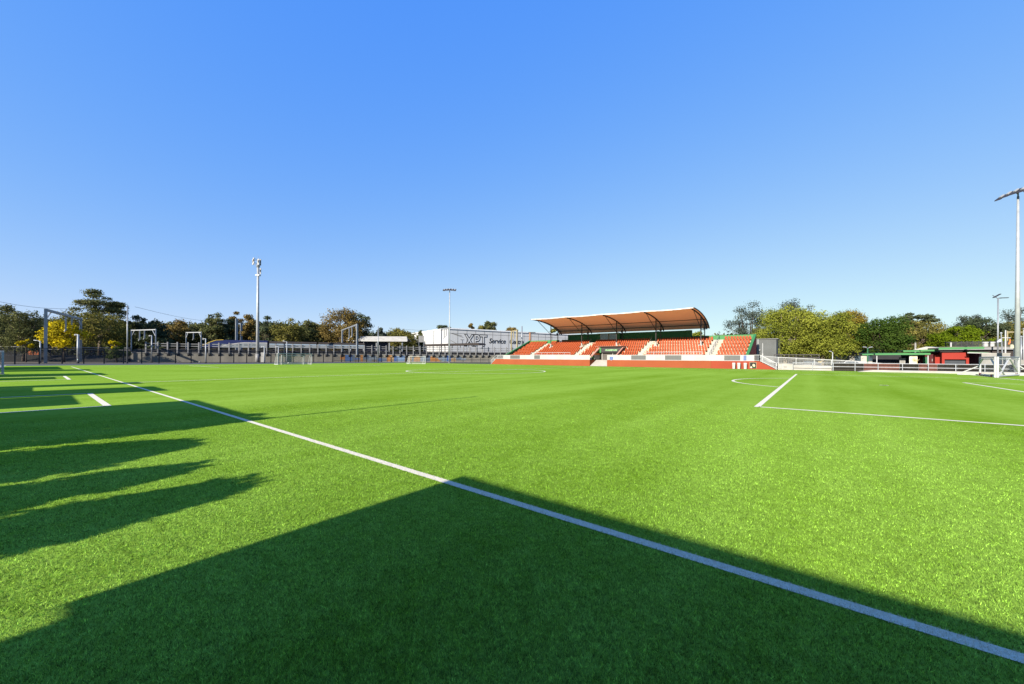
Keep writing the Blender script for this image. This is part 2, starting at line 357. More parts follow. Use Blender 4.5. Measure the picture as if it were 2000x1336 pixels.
# ------------------------------------------------------------------ grandstand
def grandstand():
    g = thing('grandstand', 'long grandstand of orange seats under a curved pale membrane roof, its underside tinted for seat bounce', 'grandstand', (-2, 75, 0))
    FY, WZ, TL, TR = 75.45, 1.42, -4.6, .9
    XL, XR = -30.0, 26.0; y0, dy, z0, dz, NR = 76.9, .95, 1.95, .39, 11
    # front wall, broken by the players' ramp
    wl = MB(); wl.prism([(-34.7, FY, 0), (TL, FY, 0), (TL, FY, WZ), (-33.1, FY, WZ)], (0, .25, 0))
    wl.b2((-.4, FY, 0), (20.4, FY+.25, WZ)); wl.b2((TL-.2, FY+.26, 0), (TL, FY+4.4, WZ)); wl.b2((-.4, FY+.26, 0), (-.2, FY+4.4, WZ))
    obj('front_wall', MB().prism([(20.41, FY, 0), (30.5, FY, 0), (28.0, FY, WZ), (20.41, FY, WZ)], (0, .25, 0)), mat('fresh_red_paint', (.38, .055, .016), (.34, .047, .014), .4), g)['label'] = 'fresher red end of the front wall'
    obj('front_wall', wl, M['red_wall'], g)
    dk = MB(); dk.b2((-33.0, FY+.26, 1.2), (TL-.21, y0, WZ-.01)); dk.b2((-.19, FY+.26, 1.2), (27.9, y0, WZ-.01)); dk.b2((TL, FY+3.2, 1.2), (-.41, 81.2, WZ-.02))
    dk.prism([(TL+.01, FY+.02, .01), (TL+.01, FY+3.2, WZ-.02), (TL+.01, FY+3.2, .01)], (4.18, 0, 0)); obj('walkway', dk, M['concrete_pale'], g)
    for x0_, sx in ((28.0, 1), (-33.0, -1)):
        pf = [(x0_, 0)]+[q for k in range(6) for q in ((x0_+sx*k*.38, WZ-.05-.22*k), (x0_+sx*(k+1)*.38, WZ-.05-.22*k))]+[(x0_+sx*6*.38, 0)]
        obj('end_stair', MB().prism([(x, FY+.26, z) for x, z in pf], (0, y0-.1-FY-.26, 0)), M['dark_steel'], g)
    # stepped terrace with the tunnel left out
    tr = MB()
    for k in range(NR):
        y, z = y0+k*dy, z0+k*dz
        for a, b in (((XL, TL-.02), (TR+.02, XR)) if y < 81.0 else ((XL, XR),)): tr.b2((a, y, .3), (b, y+dy, z))
    tr.b2((XL, y0+NR*dy, .3), (XR, 88.6, z0+(NR-1)*dz))
    obj('terrace', tr, M['tread'], g)
    AIS = [(-23.6, -22.4), (-10.3, -8.7), (5.3, 6.8), (18.8, 20.7)]
    for a, b in AIS:
        pf = [(y0-.42, WZ)]
        for k in range(NR):
            y, z = y0+k*dy, z0+k*dz; pf += [(y-.42, z-dz/2), (y-.003, z-dz/2), (y-.003, z+.004), (y+dy-.42, z+.004)]
        pf += [(pf[-1][0], .5), (y0-.42, .5)]
        obj('aisle_stair', MB().prism([(a+.05, y, z) for y, z in pf], ((b-a)*.55, 0, 0)), M['concrete_pale'], g)
    # seats: the block nearest the camera seat by seat, the rest as one mass
    def seat(mb, x, y, z):
        j = random.uniform(-.012, .012); x += j
        mb.box((x, y+.60, z+.38), (.38, .38, .05)); mb.box((x, y+.395, z+.35), (.36, .03, .10))
        mb.prism([(x-.19, y+.78, z+.40), (x+.19, y+.78, z+.40), (x+.18, y+.83, z+.64), (x+.11, y+.85, z+.73), (x-.11, y+.85, z+.73), (x-.18, y+.83, z+.64)], (0, .05, .01))
        mb.box((x, y+.66, z+.18), (.06, .2, .34))
    blocks = [(XL+.35, -23.7), (-22.3, -10.4), (-8.6, 5.2), (6.9, 18.7), (20.8, XR-.35)]
    rest = MB(); nind = 0
    for bi, (a, b) in enumerate(blocks):
        n = int((b-a)/.52); p = (b-a)/n
        for k in range(NR):
            for i in range(n):
                x = a+(i+.5)*p+(.12 if k % 2 else -.12); y, z = y0+k*dy, z0+k*dz
                if TL-1.3 < x < TR+.7 and y < 82.6: continue
                if abs(y-83.4) < .9 and min(abs(x-c) for c in (-20.24, -10.93, -1.62, 7.68, 16.95)) < .45: continue
                if bi == 4 and nind < 100 and k < 10:
                    m = MB(); seat(m, x, y, z); obj('seat', m, M['seat'], g); nind += 1
                else: seat(rest, x, y, z)
    o = obj('seats', rest, M['seat'], g); o['kind'] = 'stuff'
    # end walls and back walls
    e = MB(); e.prism([(XL-.3, 76.3, WZ), (XL-.3, 76.3, 2.45), (XL-.3, 87.4, 6.65), (XL-.3, 87.4, .3), (XL-.3, 76.3, .3)], (.3, 0, 0)); obj('end_wall', e, M['green_dark'], g)
    e = MB(); e.prism([(XR, 76.3, .0), (XR, 76.3, 2.45), (XR, 87.4, 6.65), (XR, 88.2, 6.65), (XR, 88.2, 0)], (.3, 0, 0)); obj('end_wall', e, mat('brick_red_paint', (.75, .10, .05), (.62, .08, .04), 1.2), g)['label'] = 'red end wall'
    for x in (XL-.15, XR+.15):
        obj('coping', MB().bar((x, 76.3, 2.5), (x, 87.5, 6.74), .46, .28).b2((x-.23, 76.14, WZ), (x+.23, 76.3, 2.5)), M['green_light'], g)
    obj('low_back_wall', MB().b2((XL+.09, 87.4, 5.9), (-20.1, 87.65, 6.82)), M['green_light'], g); obj('low_back_wall', MB().b2((17.3, 87.4, 5.9), (XR-.09, 87.65, 6.82)), M['green_light'], g)
    bw = MB(); bw.b2((-18.0, 88.6, 5.5), (14.0, 88.85, 8.22)); bw.b2((-20.0, 88.62, 5.5), (-18.01, 88.82, 6.9)); bw.b2((14.01, 88.62, 5.5), (17.25, 88.82, 6.9)); bw.b2((12.8, 88.2, 5.8), (13.9, 88.59, 8.24))
    obj('back_wall', bw, M['green_dark'], g)
    bx = obj('commentary_box', MB().b2((-8.7, 87.5, 5.85), (-2.5, 88.58, 8.2)), M['green_dark'], g)
    for ua, ub in ((1172.5, 1187.5), (1190, 1203)):
        a = PY(ua, 651, 87.46); b = PY(ub, 661.5, 87.46); f = obj('window', MB().b2((a.x, 87.40, b.z), (b.x, 87.49, a.z)), M['glass'], bx)
        q = MB(); t = .07
        q.b2((a.x-t, 87.38, b.z-t), (b.x+t, 87.46, b.z)); q.b2((a.x-t, 87.38, a.z), (b.x+t, 87.46, a.z+t)); q.b2((a.x-t, 87.38, b.z), (a.x, 87.46, a.z)); q.b2((b.x, 87.38, b.z), (b.x+t, 87.46, a.z)); obj('window_frame', q, M['white'], bx)
    for x in (-8.3, -2.9): obj('wall_lamp', MB().box((x, 87.42, 8.0), (.2, .14, .2)), M['white'], bx)
    # white parapet with mesh panels let into it
    gaps = [(996.7, 1015.6), (1043.6, 1054.8), (1233, 1261.5), (1299, 1331), (1414.6, 1446)]
    xs = [(PY(a, 700, FY+.1).x, PY(b, 700, FY+.1).x) for a, b in gaps]
    pw = MB(); lv = MB(); cur = XL-.3
    for a, b in xs+[(27.2, 27.2)]:
        segs = [(cur, a)] if not (cur < TL < a) else [(cur, TL), (-.4, a)]
        for p, q in segs: pw.b2((p, FY+.05, WZ+.005), (q, FY+.2, 2.52))
        if b > a:
            pw.b2((a, FY+.05, 2.42), (b, FY+.2, 2.52)); pw.b2((a, FY+.05, WZ+.005), (b, FY+.2, WZ+.1))
            obj('balustrade_panel', MB().b2((a, FY+.10, WZ+.1), (b, FY+.14, 2.42)), M['louvre'], g)
        cur = b
    obj('parapet', pw, M['white'], g)
    # tunnel
    tw = MB(); tw.prism([(TL-.22, 76.9, WZ), (TL-.22, 76.9, 2.2), (TL-.22, 81.2, 4.3), (TL-.22, 81.2, WZ)], (.22, 0, 0)); obj('tunnel_wall', tw, M['green'], g)
    tw = MB(); tw.prism([(TR, 76.9, WZ), (TR, 76.9, 2.2), (TR, 81.2, 4.3), (TR, 81.2, WZ)], (.22, 0, 0)); obj('tunnel_wall', tw, M['maroon'], g)['label'] = 'maroon tunnel wall'
    k = MB(); k.bar((TL-.2, 76.8, 2.3), (TL-.2, 81.3, 4.5), .5, .25); k.bar((TR+.2, 76.8, 2.3), (TR+.2, 81.3, 4.5), .3, .25); k.b2((TL-.44, 81.2, 4.32), (TR+.35, 82.4, 4.6)); k.b2((TL-1.1, 80.2, 4.62), (TR+.3, 82.5, 4.68))
    for i in range(4): k.b2((TL-.9+.02*i, 77.2+i, 2.25+i*.46), (TL-.47, 78.1+i, 2.36+i*.46))
    obj('tunnel_coping', k, M['pink'], g)
    bd = MB(); bd.b2((TL, 81.12, WZ), (TR, 81.2, 3.15)); obj('tunnel_door', bd, M['taupe'], g)
    hd = obj('sign_band', MB().b2((TL+.45, 80.4, 3.15), (TR-.02, 81.1, 4.28)), M['dark_steel'], g)
    obj('sign_band_end', MB().b2((TL+.02, 80.38, 3.1), (TL+.44, 81.1, 4.28)), M['green_light'], hd)
    text('lettering', 'FRASERPARK', M['lettering_green'], hd, (-3.15, 80.36, 3.52), (1, 0, 0), .52, .35, .01, .012)
    obj('door_post', MB().b2((-1.55, 80.95, WZ), (-1.4, 81.08, 3.14)), M['white'], g); obj('door_post', MB().b2((TL+.45, 80.9, WZ), (TL+.57, 81.08, 3.14)), M['white'], g)
    nb = MB(); nb.b2((TL+.01, 77.7, 1.55), (TL+.06, 80.4, 2.75)); no = obj('notice_board', nb, M['white'], g)
    obj('notice_header', MB().b2((TL+.062, 77.7, 2.55), (TL+.075, 80.4, 2.95)), M['orange'], no)
    q = MB()
    for i in range(4):
        for j in range(3): q.b2((TL+.062, 77.85+i*.64, 1.65+j*.29), (TL+.07, 78.3+i*.64-.1*(j % 2), 1.80+j*.29))
    obj('notice_sheet', q, M['roofgrey'], no)
    # wheelchair sign, banner and painted panel on the front
    a = PY(1191, 695, FY+.03); b = PY(1197, 703.2, FY+.03); sg = obj('access_sign', MB().b2((a.x, FY+.01, b.z), (b.x, FY+.045, a.z)), M['blue'], g)
    cx, cz = (a.x+b.x)/2, (a.z+b.z)/2; q = MB(); q.box((cx, FY, cz+.28), (.12, .01, .12)); q.bar((cx, FY, cz+.2), (cx, FY, cz-.02), .05); q.bar((cx, FY, cz-.02), (cx+.16, FY, cz-.02), .05); q.bar((cx+.16, FY, cz-.02), (cx+.24, FY, cz-.22), .05)
    for i in range(8):
        t0, t1 = [math.pi*(.55+1.3*(i+d)/8) for d in (0, 1)]; q.bar((cx+.2*math.cos(t0), FY, cz-.12+.2*math.sin(t0)), (cx+.2*math.cos(t1), FY, cz-.12+.2*math.sin(t1)), .05)
    obj('access_symbol', q, M['white'], sg)
    a = PY(1452, 689.5, FY+.03); b = PY(1458, 699, FY+.03); obj('banner', MB().b2((a.x, FY+.01, b.z), (b.x, FY+.045, a.z)), mat('pale_blue_banner', (.17, .23, .45)), g)
    a = PY(1465, 703, FY); b = PY(1477, 714.5, FY); mp = obj('painted_panel', MB().b2((a.x, FY-.03, b.z), (b.x, FY-.005, a.z)), M['dark'], g)
    q = MB(); sw = b.x-a.x; sh = a.z-b.z
    def blob(fx, fz, rx, rz, rot=0.):
        c = Vector((a.x+fx*sw, FY-.035, b.z+fz*sh)); pts = []
        for i in range(12):
            t = i*math.pi/6; px, pz = rx*sw*math.cos(t), rz*sh*math.sin(t); pts.append(c+Vector((px*math.cos(rot)-pz*math.sin(rot), 0, px*math.sin(rot)+pz*math.cos(rot))))
        q.quad(*pts)
    blob(.62, .52, .2, .26, .4); blob(.2, .18, .16, .16); obj('painted_shape', q, mat('cream_yellow_paint', (.75, .6, .25), (.7, .7, .62), 6.), mp)
    q = MB(); blob(.62, .2, .26, .1); q.b2((a.x, FY-.033, b.z), (b.x, FY-.031, b.z+.05)); obj('painted_shape', q, M['green'], mp)
    q = MB(); q.b2((a.x-.06, FY-.06, b.z), (a.x, FY-.005, a.z+.06)); q.b2((b.x, FY-.06, b.z), (b.x+.06, FY-.005, a.z+.06)); q.b2((a.x, FY-.06, a.z), (b.x, FY-.005, a.z+.06)); obj('panel_frame', q, M['timber'], mp)
    # roof
    cols = [-20.24, -10.93, -1.62, 7.68, 16.95]; ya, yb = 75.0, 88.9
    def az(y): t = min(1, max(0, (y-ya)/(yb-ya))); return 8.34+3.12*(1-t*t)**.6
    def sag(x, y):
        k = min(range(5), key=lambda i: abs(cols[i]-x)); nxt = 0.
        for i in range(4):
            if cols[i] <= x <= cols[i+1]: nxt = math.sin(math.pi*(x-cols[i])/(cols[i+1]-cols[i]))
        return -.22*nxt*math.sin(math.pi*min(1, (y-ya)/(yb-ya))**.8)-.10*nxt*(1-(y-ya)/(yb-ya))
    def memb(off, flip):
        m = MB(); X = [-20.9]+[cols[0]+(cols[4]-cols[0])*i/56 for i in range(57)]+[17.4]; Y = [ya+(yb-ya)*(1-math.cos(math.pi/2*i/22)) if False else ya+(yb-ya)*math.sin(math.pi/2*i/22) for i in range(23)]
        m.v = [(x, y, az(y)+.16+off+sag(x, y)) for x in X for y in Y]; n = len(Y)
        for i in range(len(X)-1):
            for j in range(n-1):
                f = (i*n+j, (i+1)*n+j, (i+1)*n+j+1, i*n+j+1); m.f.append(f[::-1] if flip else f)
        return m
    rf = obj('roof', memb(.035, False), M['membrane_top'], g, True)
    obj('roof_underside', memb(0, True), M['membrane'], rf, True)
    lip = MB(); X = [-20.9+38.3*i/70 for i in range(71)]
    for i in range(70): lip.bar((X[i], ya, az(ya)+.10+sag(X[i], ya)), (X[i+1], ya, az(ya)+.10+sag(X[i+1], ya)), .10, .17+.03*(i % 3))
    obj('roof_edge', lip, M['lip_white'], rf)
    Y = [ya+(yb-ya)*math.sin(math.pi/2*i/22) for i in range(23)]
    for x in (-20.95, 17.45):
        obj('roof_edge', MB().path([(x, y, az(y)+.12) for y in Y], .11), M['dark_steel'], rf)
    for i, x in enumerate(cols):
        obj('arch_rib', MB().path([(x, y, az(y)-.02) for y in Y[1:]], .14, 8), M['dark_steel'], g)
        c = MB(); c.tube((x, 83.4, 5.6), (x, 83.4, az(83.4)), .12, .12, 10); co_ = obj('roof_column', c, M['dark_steel'], g)
        obj('column_sleeve', MB().tube((x, 83.4, 4.4), (x, 83.4, 5.6), .17, .17, 10).b2((x-.35, 83.0, 4.3), (x+.35, 83.8, 4.75)), M['white'], co_)
        obj('rear_post', MB().tube((x, 86.9, 5.8), (x, 86.9, az(86.9)), .1, .1, 8).box((x, 86.7, 8.4), (.4, .4, .5)), M['dark_steel'], g)
        obj('roof_strut', MB().tube((x, 83.4, 8.1), (x, 76.9, az(76.9)), .065).tube((x, 83.4, 8.05), (x, 86.9, 7.95), .06).tube((x, 83.4, 9.7), (x, 86.2, 9.75), .05), M['dark_steel'], g)
    pu = MB()
    for y in (85.3, 87.9): pu.tube((-20.9, y, az(y)-.05), (17.4, y, az(y)-.05), .075)
    obj('purlin', pu, M['dark_steel'], g)
    for xa, xb in ((-22.2, -10.6), (7.8, 18.5)):
        fr = MB().tube((xa, y0+.08, 3.12), (xb, y0+.08, 3.12), .05).tube((xa, y0+.08, 2.62), (xb, y0+.08, 2.62), .035)
        for k in range(8): x = xa+(xb-xa)*k/7; fr.tube((x, y0+.08, z0), (x, y0+.08, 3.12), .035)
        obj('front_rail', fr, M['white_metal'], g)
    # hand rails
    hr = MB()
    for x in (-10.0, 5.6, 19.75):
        for k in range(0, 11, 2):
            if x != 19.75 and k < 10: continue
            y, z = y0+k*dy, z0+k*dz; hr.tube((x, y+.4, z), (x, y+.4, z+1), .03)
        if x == 19.75: hr.tube((x, y0+.4, z0+1), (x, y0+10*dy+.4, z0+10*dz+1), .035); hr.tube((x, y0+.4, z0+.55), (x, y0+10*dy+.4, z0+10*dz+.55), .03)
        else: hr.tube((x, y0+9.2*dy, z0+9.2*dz+.4), (x, y0+10.6*dy, z0+10*dz+1.1), .035)
    obj('handrail', hr, M['grey_rail'], g)
    def rail(pts, h=1.08):
        wr = MB(); bal = MB()
        for i in range(len(pts)-1):
            a, b = Vector(pts[i]), Vector(pts[i+1]); u_ = Vector((0, 0, h)); wr.bar(a+u_, b+u_, .07); wr.bar(a+Vector((0, 0, .12)), b+Vector((0, 0, .12)), .05); n = max(2, int((b-a).length/.14))
            for k in range(n+1):
                p = a+(b-a)*k/n; bal.bar(p+Vector((0, 0, .1)), p+u_, .025)
            for p in (a, b): wr.bar(p, p+u_, .08)
        r_ = obj('end_railing', wr, M['white_metal'], g); obj('balusters', bal, M['white_metal'], r_)
    rail([(27.25, FY+.1, WZ), (28.1, FY+.1, WZ), (30.5, FY+.1, 0)]); rail([(28.1, y0-.15, WZ), (30.5, y0-.15, 0)])
    rail([(XL-.35, FY+.1, WZ), (-33.0, FY+.1, WZ), (-34.8, FY+.1, 0)]); rail([(XL-.35, y0-.15, WZ), (-33.0, y0-.15, WZ), (-34.8, y0-.15, 0)])
grandstand()

def white_bin():
    root = None
    for i, (u, lab) in enumerate(((1433.6, 'white upright bin against the orange wall, farthest from the painted panel'), (1443.5, 'white upright bin against the orange wall, middle of the three'), (1456, 'white upright bin against the orange wall, nearest the painted panel'))):
        p = PY(u, 715, 74.75); p.z = .0
        if root is None:
            root = thing('white_bin', lab, 'bin', p, 'white bins by the grandstand')
            m = MB(); m.add([p+Vector((sx*a, sy*b, z)) for z, a, b in ((0.02, .19, .19), (.95, .23, .24), (1.06, .20, .21)) for sx, sy in ((-1, -1), (1, -1), (1, 1), (-1, 1))], [(3, 2, 1, 0), (8, 9, 10, 11)]+[(j*4+k, j*4+(k+1) % 4, j*4+4+(k+1) % 4, j*4+4+k) for j in range(2) for k in range(4)])
            obj('body', m, M['white'], root); obj('lid', MB().box(p+Vector((0, 0, 1.085)), (.44, .46, .05)).box(p+Vector((0, .25, 1.04)), (.4, .06, .06)), M['white_metal'], root)
        else: dup(root, p, lab)
white_bin()

# ------------------------------------------------------------------ trees
def tree(name, label, u, vt, vb, hw, D, m, bark='bark', style='dome', nl=5200, ls=.42, group=None, depth=.8, nc=46, seed=0, skew=0., low=None, vground=None):
    rng = np.random.default_rng(seed+int(u*13)+int(vt))
    base = P(u, V0, D); base.z = 0; top = P(u, vt, D).z; bot = max(.4, P(u, vb, D).z); Rr = hw*D/F*1.12; nl = int(nl*1.6); ls = ls*max(1, D/105); H = top-bot
    if low is not None: bot = low; H = top-bot
    t = thing(name, label, 'bush' if name.endswith(('bush', 'shrub')) else 'tree', base, group)
    # clump centres through the crown
    C = []; RC = []
    while len(C) < nc:
        p = rng.uniform(-1, 1, 3); r = np.linalg.norm(p) if p[2] > -.1 else max(np.hypot(p[0], p[1]), abs(p[2])**3*.9)
        if r > 1 or (r < .45 and rng.random() < .75): continue
        zz = p[2]
        if style == 'dome' and zz < -.2: p[:2] *= 1.0
        if style == 'layer': zz = np.round(zz*2.2+rng.uniform(-.25, .25))/2.2
        rc = (.30 if style == 'dome' else .24 if style == 'sparse' else .28)*rng.uniform(.65, 1.2)*min(Rr, max(H*.62, Rr*.5))
        k = .83
        C.append((p[0]*Rr*k+skew*Rr*(zz+.3), p[1]*Rr*depth*k, (bot+top)/2+zz*max(.1, H/2-rc*.8))); RC.append(rc)
    C = np.array(C); RC = np.array(RC)
    n = nl; ci = rng.choice(len(C), n, p=RC**2/np.sum(RC**2))
    d = rng.normal(size=(n, 3)); d /= np.linalg.norm(d, axis=1, keepdims=True); d[:, 2] = np.where((d[:, 2] < -.35) & (rng.random(n) < .6), -d[:, 2], d[:, 2])
    rad = RC[ci]*(rng.random(n)**.35)*(1.0+.18*rng.normal(size=n)); fl = .55 if style == 'layer' else .85
    pos = C[ci]+d*rad[:, None]*np.array([1.05, 1.05, fl])
    pos[:, 2] = np.maximum(pos[:, 2], bot*.9)
    nrm = d+rng.normal(size=(n, 3))*.5; nrm /= np.linalg.norm(nrm, axis=1, keepdims=True)
    a = np.cross(nrm, rng.normal(size=(n, 3))); a /= np.linalg.norm(a, axis=1, keepdims=True); b = np.cross(nrm, a)
    s = ls*rng.uniform(.55, 1.25, n)[:, None]; e = rng.uniform(.45, .9, n)[:, None]
    V = np.stack([pos-a*s*.5, pos-b*s*e*.5, pos+a*s*.5, pos+b*s*e*.5], 1).astype(np.float32)
    me = bpy.data.meshes.new('crown'); me.vertices.add(4*n); me.vertices.foreach_set('co', V.ravel())
    me.loops.add(4*n); me.loops.foreach_set('vertex_index', np.arange(4*n, dtype=np.int32)); me.polygons.add(n)
    me.polygons.foreach_set('loop_start', np.arange(0, 4*n, 4, dtype=np.int32)); me.polygons.foreach_set('loop_total', np.full(n, 4, np.int32)); me.update(calc_edges=True)
    ct = rng.uniform(0, 1, len(C)); at = me.attributes.new('tint', 'FLOAT', 'FACE'); at.data.foreach_set('value', np.clip(ct[ci]*.6+rng.uniform(0, .4, n), 0, 1).astype(np.float32))
    me.materials.append(M[m]); o = bpy.data.objects.new('crown', me); col.objects.link(o); o.parent = t
    tr = MB(); r0 = max(.12, Rr*.055); fk = bot+H*.22; pts = [base+Vector((0, 0, -.1)), base+Vector((rng.uniform(-.2, .2), 0, fk*.55)), base+Vector((rng.uniform(-.3, .3), 0, fk))]
    tr.path(pts, [r0*1.25, r0*.95, r0*.75], 8)
    for c in C[np.argsort(-C[:, 2])][:14 if style != 'sparse' else 26]:
        q = base+Vector(c); mid = (pts[2]+q)/2+Vector((rng.normal()*.3, rng.normal()*.3, -.08*H)); tr.path([pts[2], mid, q], [r0*.45, r0*.26, r0*.10], 5)
    obj('trunk', tr, M[bark], t, True); return t
LM = lambda k, a, b, t=.25: M.__setitem__(k, leaf_mat(k, a, b, t))
LM('dark_olive_leaves', (.042, .055, .020), (.145, .142, .055)); LM('dark_leaves', (.030, .044, .022), (.092, .108, .055)); LM('rust_leaves', (.085, .060, .020), (.23, .165, .05))
LM('olive_leaves', (.068, .072, .018), (.19, .165, .042)); LM('gold_leaves', (.11, .10, .010), (.60, .46, .012)); LM('plane_leaves', (.09, .115, .014), (.285, .295, .045), .35)
LM('plane_brown_leaves', (.13, .10, .014), (.28, .21, .04), .35); LM('green_leaves', (.020, .045, .008), (.065, .10, .018)); LM('lime_leaves', (.07, .11, .006), (.15, .20, .012), .35)
LM('grey_leaves', (.03, .042, .032), (.08, .095, .07)); LM('bush_leaves', (.03, .05, .012), (.09, .11, .03))
LT = 'trees beyond the railway'; RT = 'trees beyond the club ground'
